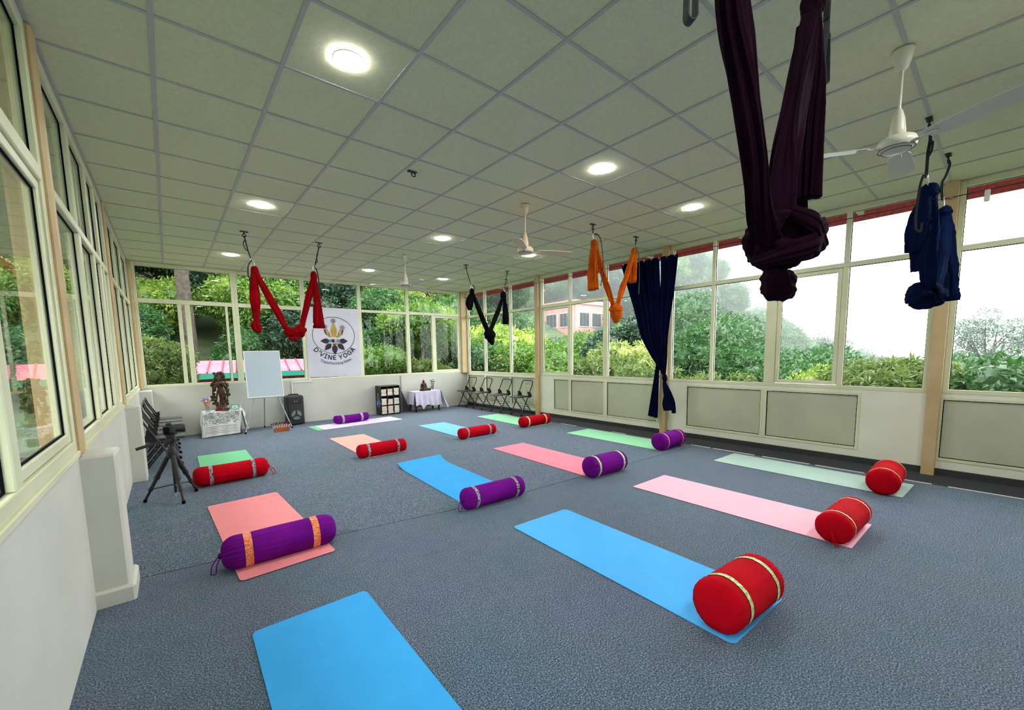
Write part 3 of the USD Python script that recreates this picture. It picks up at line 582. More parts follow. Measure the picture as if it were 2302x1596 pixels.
def web_loop(t, x, y, z0, z1, g, G=(.87, -.5, 0), w=.022, m='strap_web'):
    """a hanging loop of webbing: down one side, round the bottom, up the other"""
    a = np.linspace(0, PI, 13); G = np.array(G); c = np.array([x, y, 0])
    off = np.r_[np.linspace(-.35, -1, 8)[:-1], -np.cos(a), np.linspace(1, .35, 8)[1:]] * g
    zz = np.r_[np.linspace(z0, z1, 8)[:-1], z1 - g * 1.1 * np.sin(a), np.linspace(z1, z0, 8)[1:]]
    P = c + off[:, None] * G + zz[:, None] * np.array([0, 0, 1.]); Wd = np.cross(G, [0, 0, 1.]); T = np.gradient(P, axis=0)
    obj('strap', MB().ribbon(P, w, .0025, np.cross(Wd, T)), m, t)
def loop_path(x, y, z0, z1, g, n=18):
    a = np.linspace(0, PI, 9); return [(x - g, y, z0)] + [(x - g * np.cos(k), y, z1 - g * 1.2 * np.sin(k)) for k in a] + [(x + g, y, z0)]

# red
y = 6.85
t = thing('aerial_hammock', 'red aerial yoga hammock hung in a V and knotted, in front of the far windows', 'aerial hammock', (0, 0, 0))
hook(t, .95, y); hook(t, 1.93, y)
strap(t, [(.95, y, 3.16), (.975, y, 3.0), (1.012, y, 2.84)], .014); strap(t, [(1.93, y, 3.16), (1.89, y, 3.0), (1.848, y, 2.84)], .014)
carabiner(t, (1.012, y, 2.86), (1.035, y, 2.74)); carabiner(t, (1.845, y, 2.87), (1.832, y, 2.75))
strap(t, [(1.012, y - .02, 2.83), (.962, y - .03, 2.73), (.955, y - .03, 2.63), (.985, y - .03, 2.52), (1.006, y - .03, 2.36)], .016)
strap(t, [(1.85, y - .02, 2.83), (1.88, y - .03, 2.72), (1.885, y - .03, 2.62), (1.914, y - .03, 2.36)], .016)
strap(t, [(.955, y, 3.10), (.93, y - .02, 3.04), (.955, y - .02, 2.97), (.99, y, 2.95)], .010); strap(t, [(1.905, y, 3.06), (1.88, y - .02, 2.99), (1.885, y - .02, 2.92), (1.87, y, 2.9)], .010)
obj('top_knot', knot((1.045, y, 2.69), (.048, .045, .075), 2), 'silk_red', t, True); obj('top_knot', knot((1.828, y, 2.70), (.045, .045, .075), 4), 'silk_red', t, True)
obj('tail', drape([(1.03, y, 2.66), (1.02, y, 2.5), (1.02, y, 2.26), (1.02, y, 2.03), (1.017, y, 1.95)], (.035, .05, .056, .045, .032), (.035, .045, .05, .04, .03), 6, 1), 'silk_red', t, True)
obj('tail_knot', drape([(1.017, y, 2.0), (1.012, y, 1.95), (1.018, y, 1.90), (1.05, y, 1.82)], (.03, .058, .058, .012), (.03, .05, .05, .012), 5, 2, n=16), 'silk_red', t, True)
obj('strand', drape([(1.06, y, 2.66), (1.12, y, 2.52), (1.25, y, 2.22), (1.40, y, 1.87)], (.034, .044, .044, .032), (.034, .04, .04, .03), 5, 3), 'silk_red', t, True)
obj('strand', drape([(1.818, y, 2.69), (1.77, y, 2.5), (1.69, y, 2.22), (1.605, y, 1.92)], (.03, .044, .042, .036), (.03, .04, .04, .034), 5, 5), 'silk_red', t, True)
obj('tail', drape([(1.838, y, 2.68), (1.845, y, 2.55), (1.855, y, 2.25), (1.862, y, 1.91)], (.024, .042, .058, .074), (.024, .035, .045, .05), 7, 6, amp=.2), 'silk_red', t, True)
kn = obj('seat_knot', knot((1.49, y, 1.84), (.12, .075, .075), 6, (1, .2, .4)), 'silk_red', t, True)
obj('wrap', wrap((1.59, y, 1.88), .062, .06, 25, .05, 3), 'silk_red', kn, True)
obj('knot_end', knot((1.60, y - .01, 1.83), (.045, .05, .06), 8), 'silk_red', kn, True); obj('knot_end', knot((1.49, y, 1.755), (.065, .05, .048), 9), 'silk_red', kn, True)

# black
y = 6.88
t = thing('aerial_hammock', 'black aerial yoga hammock hung in a V above the four folding chairs', 'aerial hammock', (0, 0, 0))
hook(t, 4.67, y); hook(t, 5.72, y)
strap(t, [(4.67, y, 3.16), (4.71, y, 3.02), (4.785, y, 2.83)], .014); strap(t, [(5.72, y, 3.17), (5.68, y, 3.02), (5.65, y, 2.9), (5.62, y, 2.78)], .012)
strap(t, [(4.79, y, 2.84), (4.84, y - .02, 2.8), (4.83, y - .02, 2.72), (4.80, y, 2.70)], .014); strap(t, [(5.66, y, 3.05), (5.70, y - .02, 3.0), (5.66, y - .02, 2.92)], .010)
carabiner(t, (4.785, y, 2.85), (4.795, y, 2.73)); carabiner(t, (5.63, y, 2.84), (5.615, y, 2.72))
obj('top_knot', knot((4.792, y, 2.70), (.045, .045, .07), 3), 'silk_black', t, True); obj('top_knot', knot((5.60, y, 2.69), (.065, .06, .085), 5), 'silk_black', t, True)
obj('tail', drape([(4.785, y, 2.68), (4.745, y, 2.55), (4.73, y, 2.44), (4.73, y, 2.34)], (.03, .06, .075, .035), (.03, .05, .05, .03), 6, 11, amp=.22), 'silk_black', t, True)
obj('strand', drape([(4.81, y, 2.67), (4.86, y, 2.56), (5.0, y, 2.27), (5.19, y, 1.90)], (.03, .044, .05, .046), (.03, .04, .045, .04), 5, 12), 'silk_black', t, True)
obj('strand', drape([(5.59, y, 2.66), (5.51, y, 2.48), (5.38, y, 2.22), (5.22, y, 1.92)], (.03, .044, .046, .04), (.03, .04, .045, .04), 5, 13), 'silk_black', t, True)
obj('tail', drape([(5.625, y, 2.68), (5.64, y, 2.55), (5.65, y, 2.3), (5.655, y, 2.09)], (.024, .045, .058, .07), (.024, .04, .05, .05), 6, 14, amp=.2), 'silk_black', t, True)
kn = obj('seat_knot', knot((5.215, y, 1.86), (.115, .11, .11), 7), 'silk_black', t, True)
obj('wrap', wrap((5.215, y, 1.87), .105, .10, 12, .05, 4), 'silk_black', kn, True)
obj('knot_end', drape([(5.22, y, 1.85), (5.25, y, 1.76), (5.29, y, 1.65)], (.09, .075, .02), (.08, .06, .02), 5, 15, n=14), 'silk_black', kn, True)

# orange
y = 3.73
t = thing('aerial_hammock', 'orange aerial yoga hammock with striped folds and a cone-shaped knot, beside the navy curtain', 'aerial hammock', (0, 0, 0))
hook(t, 4.65, y); hook(t, 5.69, y)
strap(t, [(4.65, y, 3.16), (4.655, y, 3.08)], .018); strap(t, [(5.69, y, 3.17), (5.672, y, 3.07)], .018)
carabiner(t, (4.655, y, 3.09), (4.685, y, 2.99)); carabiner(t, (5.67, y, 3.09), (5.65, y, 2.99))
strap(t, [(4.66, y - .02, 3.08), (4.70, y - .05, 3.07), (4.735, y - .09, 2.9), (4.75, y - .10, 2.65), (4.70, y - .10, 2.38)], .018)
strap(t, [(5.67, y - .02, 3.06), (5.695, y - .05, 2.9), (5.70, y - .06, 2.6), (5.69, y - .06, 2.34)], .014, 'strap_web')
obj('top_knot', knot((4.685, y, 2.94), (.05, .05, .08), 4), 'silk_orange', t, True); obj('top_knot', knot((5.645, y, 2.98), (.045, .045, .07), 6), 'silk_orange', t, True)
obj('tail', drape([(4.675, y, 2.96), (4.665, y, 2.82), (4.66, y, 2.6), (4.665, y, 2.33)], (.04, .085, .11, .125), (.03, .045, .055, .06), 9, 21, (.62, .78, 0), amp=.27), 'silk_orange', t, True)
obj('strand', drape([(4.72, y, 2.90), (4.80, y, 2.74), (4.95, y, 2.45), (5.12, y, 2.16)], (.035, .055, .055, .035), (.03, .035, .035, .03), 6, 22, (.62, .78, 0), amp=.24), 'silk_orange', t, True)
obj('strand', drape([(5.63, y, 2.96), (5.55, y, 2.80), (5.40, y, 2.5), (5.235, y, 2.17)], (.03, .042, .045, .032), (.03, .035, .035, .03), 6, 23, (.62, .78, 0), amp=.24), 'silk_orange', t, True)
obj('tail', drape([(5.65, y, 2.96), (5.635, y, 2.85), (5.61, y, 2.7), (5.595, y, 2.52)], (.03, .055, .072, .08), (.03, .04, .045, .05), 8, 24, (.62, .78, 0), amp=.28), 'silk_orange', t, True)
kn = obj('seat_knot', knot((5.185, y, 2.11), (.085, .085, .075), 9), 'silk_orange', t, True)
obj('wrap', wrap((5.19, y, 2.10), .082, .082, -12, .035, 5), 'silk_orange', kn, True)
obj('knot_end', drape([(5.18, y, 2.10), (5.19, y, 2.02), (5.205, y, 1.89)], (.085, .08, .035), (.085, .075, .03), 7, 25, n=16), 'silk_orange', kn, True)

# blue: seen almost end on
t = thing('aerial_hammock', 'blue aerial yoga hammock bunched together in front of the nearest tan post', 'aerial hammock', (0, 0, 0))
hook(t, 4.68, .49); hook(t, 5.68, .45)
strap(t, [(4.68, .49, 3.17), (4.685, .478, 3.06), (4.69, .485, 2.96), (4.70, .485, 2.78)], .019, nrm=(1, 0, 0))
strap(t, [(4.685, .48, 3.05), (4.66, .46, 3.02), (4.66, .463, 2.97), (4.69, .485, 2.93)], .015, nrm=(1, .3, 0))
strap(t, [(4.66, .495, 2.80), (4.60, .505, 2.70), (4.58, .512, 2.5), (4.57, .505, 2.38), (4.57, .48, 2.35), (4.58, .475, 2.42)], .015, nrm=(1, 0, 0))
strap(t, [(5.68, .45, 3.17), (5.66, .436, 3.12), (5.65, .455, 3.02), (5.63, .472, 2.96), (5.62, .455, 2.80)], .018, nrm=(1, 0, 0))
carabiner(t, (4.70, .478, 2.80), (4.75, .47, 2.70)); carabiner(t, (5.62, .452, 2.83), (5.60, .44, 2.72))
obj('top_knot', knot((4.76, .465, 2.68), (.06, .055, .07), 11), 'silk_blue', t, True); obj('top_knot', knot((5.60, .435, 2.68), (.06, .045, .06), 12), 'silk_blue', t, True)
obj('tail', drape([(4.74, .475, 2.66), (4.70, .505, 2.52), (4.69, .525, 2.36), (4.69, .535, 2.22)], (.03, .05, .055, .035), (.03, .03, .03, .02), 6, 31, (0, 1, 0), amp=.28), 'silk_blue', t, True)
obj('tail', drape([(4.76, .47, 2.66), (4.74, .49, 2.5), (4.73, .505, 2.26), (4.72, .505, 2.07)], (.03, .045, .045, .03), (.03, .03, .03, .02), 6, 32, (0, 1, 0), amp=.28), 'silk_blue', t, True)
obj('strand', drape([(4.78, .46, 2.66), (4.87, .455, 2.45), (5.0, .46, 2.2), (5.15, .46, 1.96)], (.035, .055, .05, .045), (.03, .05, .05, .04), 6, 33, (0, 1, 0)), 'silk_blue', t, True)
obj('strand', drape([(5.59, .435, 2.66), (5.52, .43, 2.45), (5.38, .43, 2.2), (5.24, .44, 1.96)], (.03, .05, .05, .045), (.03, .045, .045, .04), 6, 34, (0, 1, 0)), 'silk_blue', t, True)
obj('tail', drape([(5.61, .432, 2.68), (5.62, .41, 2.5), (5.62, .39, 2.2), (5.62, .375, 1.88)], (.03, .045, .058, .07), (.03, .04, .045, .05), 7, 35, (0, 1, 0), amp=.28), 'silk_blue', t, True)
kn = obj('seat_knot', knot((5.16, .52, 1.92), (.10, .085, .10), 13), 'silk_blue', t, True)
obj('knot_end', knot((5.24, .42, 1.90), (.09, .075, .09), 14), 'silk_blue', kn, True); obj('wrap', wrap((5.2, .47, 1.93), .085, .09, 70, .035, 6, az=20), 'silk_blue', kn, True); obj('knot_end', knot((5.2, .49, 1.84), (.08, .085, .05), 15), 'silk_blue', kn, True)

# burgundy, close to the viewpoint
y = .47; wd = (.80, -.60, 0)
t = thing('aerial_hammock', 'large dark burgundy aerial yoga hammock hanging close to the viewpoint with a big wrapped knot', 'aerial hammock', (0, 0, 0))
hook(t, .95, y); hook(t, 1.93, y)
strap(t, [(.95, y, 3.16), (.955, y, 2.95), (.965, y, 2.72)], .026); strap(t, [(1.93, y, 3.16), (1.85, y, 2.95), (1.74, y, 2.74)], .026)
carabiner(t, (.965, y, 2.75), (.975, y, 2.63)); carabiner(t, (1.74, y, 2.78), (1.715, y, 2.67))
web_loop(t, .945, y + .02, 2.60, 2.20, .011)
strap(t, [(1.765, y, 2.70), (1.795, y - .012, 2.60), (1.800, y - .014, 2.50)], .022, 'strap_web', (.87, -.5, 0))
obj('strap_bartack', MB().box(-.012, .012, -.004, .004, -.035, .035, .002).xf(rotm([0, 0, 1], 55, (1.796, y - .013, 2.60))), 'strap_black', t)
web_loop(t, 1.800, y - .014, 2.52, 2.375, .012)
obj('top_knot', knot((.985, y, 2.62), (.042, .042, .065), 16), 'silk_burgundy', t, True)
obj('top_knot', knot((1.695, y, 2.575), (.031, .033, .075), 17, amp=.08), 'silk_burgundy', t, True)
B_ = 'silk_burgundy'
obj('strand', drape([(.99, y, 2.60), (1.078, y, 2.40), (1.109, y, 2.30), (1.151, y, 2.215), (1.20, y, 2.114), (1.267, y, 1.99), (1.325, y, 1.865), (1.43, y, 1.79)], (.026, .030, .032, .037, .031, .031, .030, .036), (.026, .030, .032, .034, .031, .031, .03, .034), 7, 41, wd, 70, 96, .13), B_, t, True)
obj('strand', drape([(1.672, y, 2.52), (1.640, y, 2.44), (1.56, y, 2.224), (1.50, y, 2.053), (1.48, y, 1.93), (1.47, y, 1.82)], (.026, .030, .032, .034, .036, .045), (.026, .03, .034, .036, .036, .045), 7, 42, wd, 70, 96, .14), B_, t, True)
obj('tail', drape([(1.678, y - .01, 2.52), (1.682, y - .015, 2.44), (1.688, y - .02, 2.28), (1.684, y - .02, 2.11), (1.690, y - .02, 1.965)], (.020, .024, .031, .036, .041), (.018, .022, .026, .026, .022), 8, 43, wd, 60, 96, .22), B_, t, True)
obj('tail', drape([(1.66, y + .015, 2.50), (1.665, y + .02, 2.30), (1.685, y + .02, 2.06), (1.72, y + .02, 1.93), (1.742, y + .01, 1.80)], (.018, .024, .026, .026, .022), (.016, .022, .024, .024, .020), 7, 44, wd, 60, 96, .2), B_, t, True)
def bundle(c, r, seed, n=5, swirl=2.2, amp=.10, ax=(0, 0, 1)):
    """cloth wrapped and pulled tight: a dense ball with spiralling creases"""
    s_ = trimesh.creation.icosphere(n, 1.0); v = s_.vertices; lon = np.arctan2(v[:, 1], v[:, 0]); la = np.arcsin(np.clip(v[:, 2], -1, 1))
    w = meshkit.fbm(v * 1.5 + seed, 3, seed) - .5; w2 = meshkit.fbm(v * 3.3 + 2 * seed, 3, seed + 1) - .5
    f1 = 1 - 2 * np.abs(np.sin(2.2 * la + swirl * .9 * np.sin(lon + seed) + 2.6 * w)); f2 = 1 - 2 * np.abs(np.sin(4.5 * la - 2.4 * np.sin(lon + 1.7 * seed) + 4 * w2))
    d = amp * f1 * .45 + amp * .26 * f2 + .40 * w + .10 * w2
    s_.vertices = v * (1 + d)[:, None] * np.array(r) + np.array(c); return MB().tm(s_)
kn = obj('seat_knot', bundle((1.482, y, 1.80), (.090, .092, .088), 18), B_, t, True)
obj('wrap', bundle((1.475, y - .012, 1.762), (.086, .083, .050), 27, 5, 1.6, .08), B_, kn, True)
obj('wrap', drape([(1.40, y - .055, 1.855), (1.45, y - .10, 1.815), (1.53, y - .095, 1.78), (1.585, y - .03, 1.775), (1.58, y + .05, 1.79)], (.018, .028, .030, .026, .016), (.012, .016, .018, .016, .01), 6, 45, (0, 0, 1), 40, 64, .2), B_, kn, True)
obj('wrap', drape([(1.585, y - .045, 1.845), (1.53, y - .10, 1.825), (1.45, y - .10, 1.765), (1.395, y - .04, 1.74), (1.40, y + .03, 1.73)], (.016, .026, .028, .024, .014), (.012, .016, .016, .014, .01), 6, 46, (0, 0, 1), 40, 64, .2), B_, kn, True)
obj('knot_end', bundle((1.478, y - .01, 1.662), (.048, .048, .050), 33, 4, 1.6, .05), B_, kn, True)
obj('knot_end', bundle((1.445, y - .01, 1.684), (.036, .038, .034), 35, 4, 1.6, .05), B_, kn, True)

# a spare hook without a hammock
t = thing('ceiling_hook', 'small black hook on the ceiling with nothing hanging from it', 'hook', (1.94, 3.73, HC))
obj('plate', MB().box(-.045, .045, -.018, .018, -.006, .002, .002), 'black_metal', t); obj('ring', MB().tm(torus(.02, .005, 18, 8).mesh()).xf(rotm([1, 0, 0], 70, (.012, 0, -.024))), 'black_metal', t, True)

# ================================================================== CURTAIN
wz = lambda y: 3.045 + .016 * ((y - 3.75) / 6.2) ** 2 - .012
t = thing('curtain_wire', 'thin dark curtain wire strung along the right windows below the ceiling', 'wire')
obj('wire', MB().tube([(6.565, q, wz(q)) for q in np.linspace(YB, 9.86, 40)], .0045, 6), 'black_metal', t)
for q in (.475, 3.755, 6.935): obj('bracket', MB().box(6.55, 6.61, q - .012, q + .012, wz(q) - .01, wz(q) + .012, .003), 'grey_metal', t)
obj('bracket', MB().box(6.55, 6.60, .20, .24, 2.93, 3.04, .006), 'white_plastic', t)
t = thing('curtain', 'navy curtain gathered and twisted round a tan post beside the orange hammock', 'curtain')
nv, nu = 60, 90; v = np.linspace(0, 1, nv); u = np.linspace(0, 1, nu)
Lp = smooth_path([(4.60, 3.04), (4.44, 2.55), (4.30, 2.15), (4.13, 1.70), (3.93, 1.40), (3.78, 1.22), (3.66, 1.04)], nv); Rp = smooth_path([(3.50, 3.03), (3.54, 2.54), (3.575, 2.18), (3.60, 1.70), (3.59, 1.38), (3.60, 1.2), (3.625, 1.02)], nv)
def cur(u0, u1, xo=0.0):
    P = np.zeros((nv, nu, 3))
    for i in range(nv):
        ua = u0 + (.05 * (1 - max(0, 1 - v[i] * 2.2)) * -1 if u0 > .5 else 0); uu = ua + (u1 - ua) * u; am = np.interp(v[i], [0, .5, .85, 1], [.032, .03, .02, .010])
        P[i, :, 1] = Lp[i, 0] + (Rp[i, 0] - Lp[i, 0]) * uu; P[i, :, 2] = Lp[i, 1] + (Rp[i, 1] - Lp[i, 1]) * uu
        P[i, :, 0] = 6.54 - .0 * v[i] + am * np.sin(2 * PI * 7.5 * uu + 1.2 * v[i]) + am * .4 * np.sin(2 * PI * 17 * uu + 2) - .10 * np.clip((v[i] - .35) / .5, 0, 1) + xo
    return P
obj('panel', MB().sheet(cur(0, .685), .002), 'curtain_navy', t, True); obj('panel', MB().sheet(cur(.715, 1.0, -.008), .002), 'curtain_navy', t, True)
obj('tie_knot', knot((6.46, 3.64, 1.0), (.035, .04, .07), 23), 'curtain_navy', t, True)
ta = np.zeros((30, 40, 3)); vv, uu = np.linspace(0, 1, 30), np.linspace(0, 1, 40)
for i in range(30):
    l, r = np.array([3.845, 1.33]) * (1 - vv[i]) + np.array([4.0, .31]) * vv[i], np.array([3.80, 1.26]) * (1 - vv[i]) + np.array([3.81, .285]) * vv[i]
    ta[i, :, 1] = l[0] + (r[0] - l[0]) * uu; ta[i, :, 2] = l[1] + (r[1] - l[1]) * uu; ta[i, :, 0] = 6.55 + .016 * vv[i] ** .5 * np.sin(uu * 2 * PI * 2.5)
obj('lower_tail', MB().sheet(ta, .003), 'curtain_navy', t, True)
obj('hanging_end', drape([(6.45, 3.64, 1.02), (6.45, 3.635, .90), (6.45, 3.58, .70), (6.45, 3.54, .46)], (.022, .03, .075, .085), (.02, .025, .03, .03), 6, 51, (0, 1, 0), 24, amp=.25), 'curtain_navy', t, True)
obj('hanging_end', drape([(6.46, 3.63, .92), (6.46, 3.55, .75), (6.46, 3.49, .58), (6.46, 3.47, .42)], (.02, .03, .035, .03), (.02, .025, .025, .02), 5, 52, (0, 1, 0), 20, amp=.25), 'curtain_navy', t, True)
for q in np.linspace(3.56, 4.56, 8): obj('grommet', MB().tm(torus(.022, .006, 18, 6).mesh()).xf(rotm([1, 0, 0], 82, (6.565, q, wz(q) - .005))), 'steel', t, True)
# ================================================================== MATS
def rrect(w, l, r=.03, n=6): return sbox(-w / 2 + r, -l / 2 + r, w / 2 - r, l / 2 - r).buffer(r, quad_segs=n)
def yoga_mat(m, cx, cy, W, L, a, label, r=.03, curl=0.0, th=.006):
    t = thing('yoga_mat', label, 'yoga mat', (cx, cy, .0025 if cy > 3 else 0), a)
    def P(x0, x1, z0, z1):
        ys_ = np.r_[np.linspace(-L / 2, L / 2 - .30, 12), np.linspace(L / 2 - .28, L / 2, 10)]; xs = np.linspace(-W / 2, W / 2, 9)
        return ys_, xs
    if curl:
        ys_, xs = P(0, 0, 0, 0); R_ = []
        for yy_ in ys_:
            k = max(0, (yy_ - (L / 2 - .30)) / .30); z = .003 + curl * k * k; R_.append([(x, yy_ - .02 * k * k, z + .5 * curl * k * k * (.5 + x / W) * .6) for x in xs])
        obj('top_layer', MB().sheet(np.array(R_) + [0, 0, .0015], .003), m, t, 40); obj('base_layer', MB().sheet(np.array(R_) - [0, 0, .0015], .003), 'mat_under', t, 40)
    else:
        po = rrect(W, L, r); obj('base_layer', MB().prism(po.buffer(-.001), 0, .003), 'mat_under', t); obj('top_layer', MB().prism(po, .003, th), m, t)
    return t
yoga_mat('mat_azure' if 0 else 'mat_blue', .52, 1.55, .612, 1.83, -1.0, 'blue yoga mat nearest the viewpoint, cut off by the bottom edge, nothing on it', .035)
yoga_mat('mat_azure', 2.412, 1.645, .625, 1.80, -2.6, 'light blue yoga mat under the red bolster with green trim', .035)
yoga_mat('mat_pink', 4.08, 1.54, .635, 1.86, -1.0, 'pale pink yoga mat between the light blue mat and the grey-green mat', .008)
yoga_mat('mat_sage', 5.73, 1.44, .60, 1.83, -2.2, 'grey-green yoga mat nearest the tan posts along the right wall', .015)
yoga_mat('mat_salmon', .525, 4.035, .615, 1.84, 2.1, 'salmon yoga mat under the purple bolster with orange bands', .03)
yoga_mat('mat_blue', 2.475, 4.06, .625, 1.87, -3.2, 'bright blue yoga mat with its far end curling up', .02, .05)
yoga_mat('mat_rose', 4.03, 4.0, .61, 1.86, -2.0, 'rose pink yoga mat under the purple bolster with green bands', .01)
yoga_mat('mat_mint', 5.77, 4.06, .61, 1.83, -.5, 'light green yoga mat beside the right wall below the navy curtain', .01)
yoga_mat('mat_green', .525, 6.72, .62, 1.83, -.5, 'green yoga mat beside the camera tripod', .012)
yoga_mat('mat_peach', 2.40, 6.66, .61, 1.84, -.8, 'pale peach yoga mat in the middle of the left column', .025)
yoga_mat('mat_light_blue', 4.18, 6.72, .61, 1.86, -.7, 'pale blue yoga mat in the middle of the back row', .025)
yoga_mat('mat_mint', 5.74, 6.83, .625, 1.88, -2.2, 'light green yoga mat in front of the four folding chairs', .01)
t = yoga_mat('mat_lilac', 3.09, 8.94, .64, 1.86, 93, 'lilac patterned yoga mat with a green end, lying crosswise in front of the far wall', .03)
obj('green_end', MB().prism(rrect(.64, 1.86, .03).intersection(sbox(-.4, .80, .4, 1.0)), .006, .0068), 'mat_green', t)
for a, b in ((.66, .79), (.60, .64), (.52, .58), (.30, .5)): obj('printed_band', MB().box(-.30, .30, a, b, .006, .0068), 'mat_print', t)
for a, b in ((-.9, -.55),): obj('printed_band', MB().box(-.30, .30, a, b, .006, .0068), 'mat_print', t)
for k in range(7): obj('printed_flower', MB().prism(Polygon([( (.05 + .028 * math.cos(5 * q)) * math.cos(q) - .1 + .12 * (k % 2), (.05 + .028 * math.cos(5 * q)) * math.sin(q) - .42 + k * .11) for q in np.linspace(0, 2 * PI, 40)[:-1]]), .006, .0068), 'mat_print', t)

# ================================================================== BOLSTERS
def bolster(m, bm, cx, cy, L, R, a, e, label, bw=.04, gather=(0, 0), seed=1, bpos=.32, bend=0.0, z0=.0085, flat=.93, string=None, mark=None):
    t = thing('bolster', label, 'bolster', (cx, cy, z0 - (.0 if cy > 3 else .0025)), a)
    k, el = 96, e * R; q = np.linspace(0, PI / 2, 15); rng = np.random.default_rng(seed)
    s = np.r_[[-L / 2 + el * (1 - math.sin(x)) for x in q[::-1]], np.linspace(-L / 2 + el, L / 2 - el, 40)[1:-1], [L / 2 - el * (1 - math.sin(x)) for x in q]]
    rr = np.r_[[R * max(math.cos(x), 0) ** .6 for x in q[::-1]], np.full(38, R), [R * max(math.cos(x), 0) ** .6 for x in q]]
    # s as written runs outward twice: order it
    s = np.r_[[-L / 2 + el * (1 - math.sin(x)) for x in q[::-1]], np.linspace(-L / 2 + el, L / 2 - el, 40)[1:-1], [L / 2 - el * (1 - math.sin(x)) for x in q]]
    th = np.arange(k) * 2 * PI / k
    def surf(s, rr, lift=0.0):
        T, S = np.meshgrid(th, s); rad = np.repeat(rr[:, None], k, 1); tt = S / (L / 2)
        ml, mr = np.clip(-tt - .45, 0, 1) * 1.9, np.clip(tt - .45, 0, 1) * 1.9
        pl = np.where(tt < 0, ml * gather[0], mr * gather[1]); ph = rng_ph
        rad = rad * (1 + pl * .042 * (np.cos(23 * T + ph) + .6 * np.cos(31 * T + 2 * ph)) * (rad / R))
        N3 = np.stack([S * 2.2 + seed, np.cos(T) * 2.4 + seed * 3, np.sin(T) * 2.4], -1)
        N4 = np.stack([S * 3 + seed, np.cos(T) * 5 + seed, np.sin(T) * 5], -1); crs = 1 - 2 * np.abs(np.sin(5 * meshkit.fbm(N4, 3, seed + 9) + 1.5 * T))
        rad = rad * (1 + .06 * (meshkit.fbm(N3, 3, seed) - .5) + .012 * crs * (.5 + gather[0]))
        pinch = sum(np.exp(-((S - sg * bpos * L) / .022) ** 2) for sg in (-1, 1)); rad = rad * (1 - .025 * pinch)
        rad = np.where(rad > .002, rad + lift, rad); z = np.maximum(rad * np.sin(T), -R * flat) + R * flat
        if lift: z = np.maximum(z, .0)
        return np.stack([S, rad * np.cos(T), z + bend * (S / (L / 2)) ** 2], -1)
    rng_ph = rng.uniform(0, 6)
    obj('cover', MB().loft(surf(s, rr)), m, t, True)
    for sg in (-1, 1):
        bs = np.linspace(sg * bpos * L - bw / 2, sg * bpos * L + bw / 2, 6); P = surf(bs, np.full(6, R), .0035)
        obj('trim_band', MB().loft(P, False), bm, t, True)
    for sg, g in ((-1, gather[0]), (1, gather[1])):
        if g > .4:
            obj('gathered_tip', knot((sg * (L / 2 + .004), 0, R * flat), (.014, .02, .02), seed), m, t, True)
    if string:
        sg = string; x = sg * (L / 2 + .004); zc = R * flat
        obj('drawstring', MB().tube(smooth_path([(x, 0, zc), (x + sg * .03, -.01, zc - .02), (x + sg * .055, -.03, zc * .45), (x + sg * .06, -.045, .012), (x + sg * .035, -.055, .010), (x + sg * .025, -.03, zc * .5), (x, 0, zc - .01)], 30), .0035, 6), m, t, True)
    if mark:
        tm = meshkit.text_mesh(mark, .022, .0015, True); A = np.array([[0, 0, -1, -L / 2 + .0015], [-1, 0, 0, .012], [0, 1, 0, R * .72], [0, 0, 0, 1.]]); tm.apply_transform(A); obj('mark', MB().tm(tm), 'white_plastic', t)
    return t
bolster('bolster_red', 'band_green', 2.338, .849, .558, .14, -4.6, .5, 'large red bolster with shiny green trim on the light blue mat nearest the camera', .028, (.15, .2), 1, .27)
bolster('bolster_red', 'band_gold', 4.022, .721, .617, .12, -1.9, .45, 'red bolster with gold trim and a loose string on the pale pink mat', .016, (.2, .2), 2, .34, string=-1)
bolster('bolster_red', 'band_gold', 5.639, .695, .62, .133, 2, .45, 'red bolster with narrow gold trim on the grey-green mat', .016, (.2, .2), 3, .36)
bolster('bolster_purple', 'band_orange', .549, 3.337, .75, .1145, -1.5, .85, 'purple bolster with orange patterned bands and a gathered end on the salmon mat', .048, (1, .25), 4, .29, string=-1)
bolster('bolster_purple', 'band_navy', 2.384, 3.138, .713, .102, -3, .6, 'purple bolster with silver and navy bands on the bright blue mat', .032, (1, .3), 5, .33, string=-1)
bolster('bolster_purple', 'band_green', 3.97, 2.985, .625, .125, -4.6, .6, 'purple bolster with green bands on the rose pink mat', .03, (.5, .3), 6, .33)
bolster('bolster_purple', 'band_peach', 5.745, 3.152, .63, .128, -1.5, .55, 'purple bolster with peach bands beside the tan post on a light green mat', .02, (.25, .3), 7, .31)
bolster('bolster_red', 'band_navy', .487, 5.80, .756, .112, 2, .8, 'red bolster with navy patterned bands on the green mat by the tripod', .035, (.3, .6), 8, .28, .008, string=1)
bolster('bolster_red', 'band_navy', 2.35, 5.806, .742, .098, 0, .55, 'red bolster with dark patterned bands on the pale peach mat', .036, (.3, .3), 9, .30)
bolster('bolster_red', 'band_navy', 4.143, 5.893, .769, .094, 0, .5, 'red bolster with dark bands and an end loop on the pale blue mat', .036, (.3, .3), 10, .31, string=1)
bolster('bolster_red', 'band_gold', 5.64, 5.986, .78, .104, 0, .5, 'red bolster with gold bands on the light green mat by the chairs', .036, (.3, .3), 11, .30)
bolster('bolster_purple', 'band_silver', 3.031, 9.127, .787, .089, 6, .7, 'slightly bent purple bolster with silver bands on the lilac patterned mat', .05, (.3, .4), 12, .27, .02)

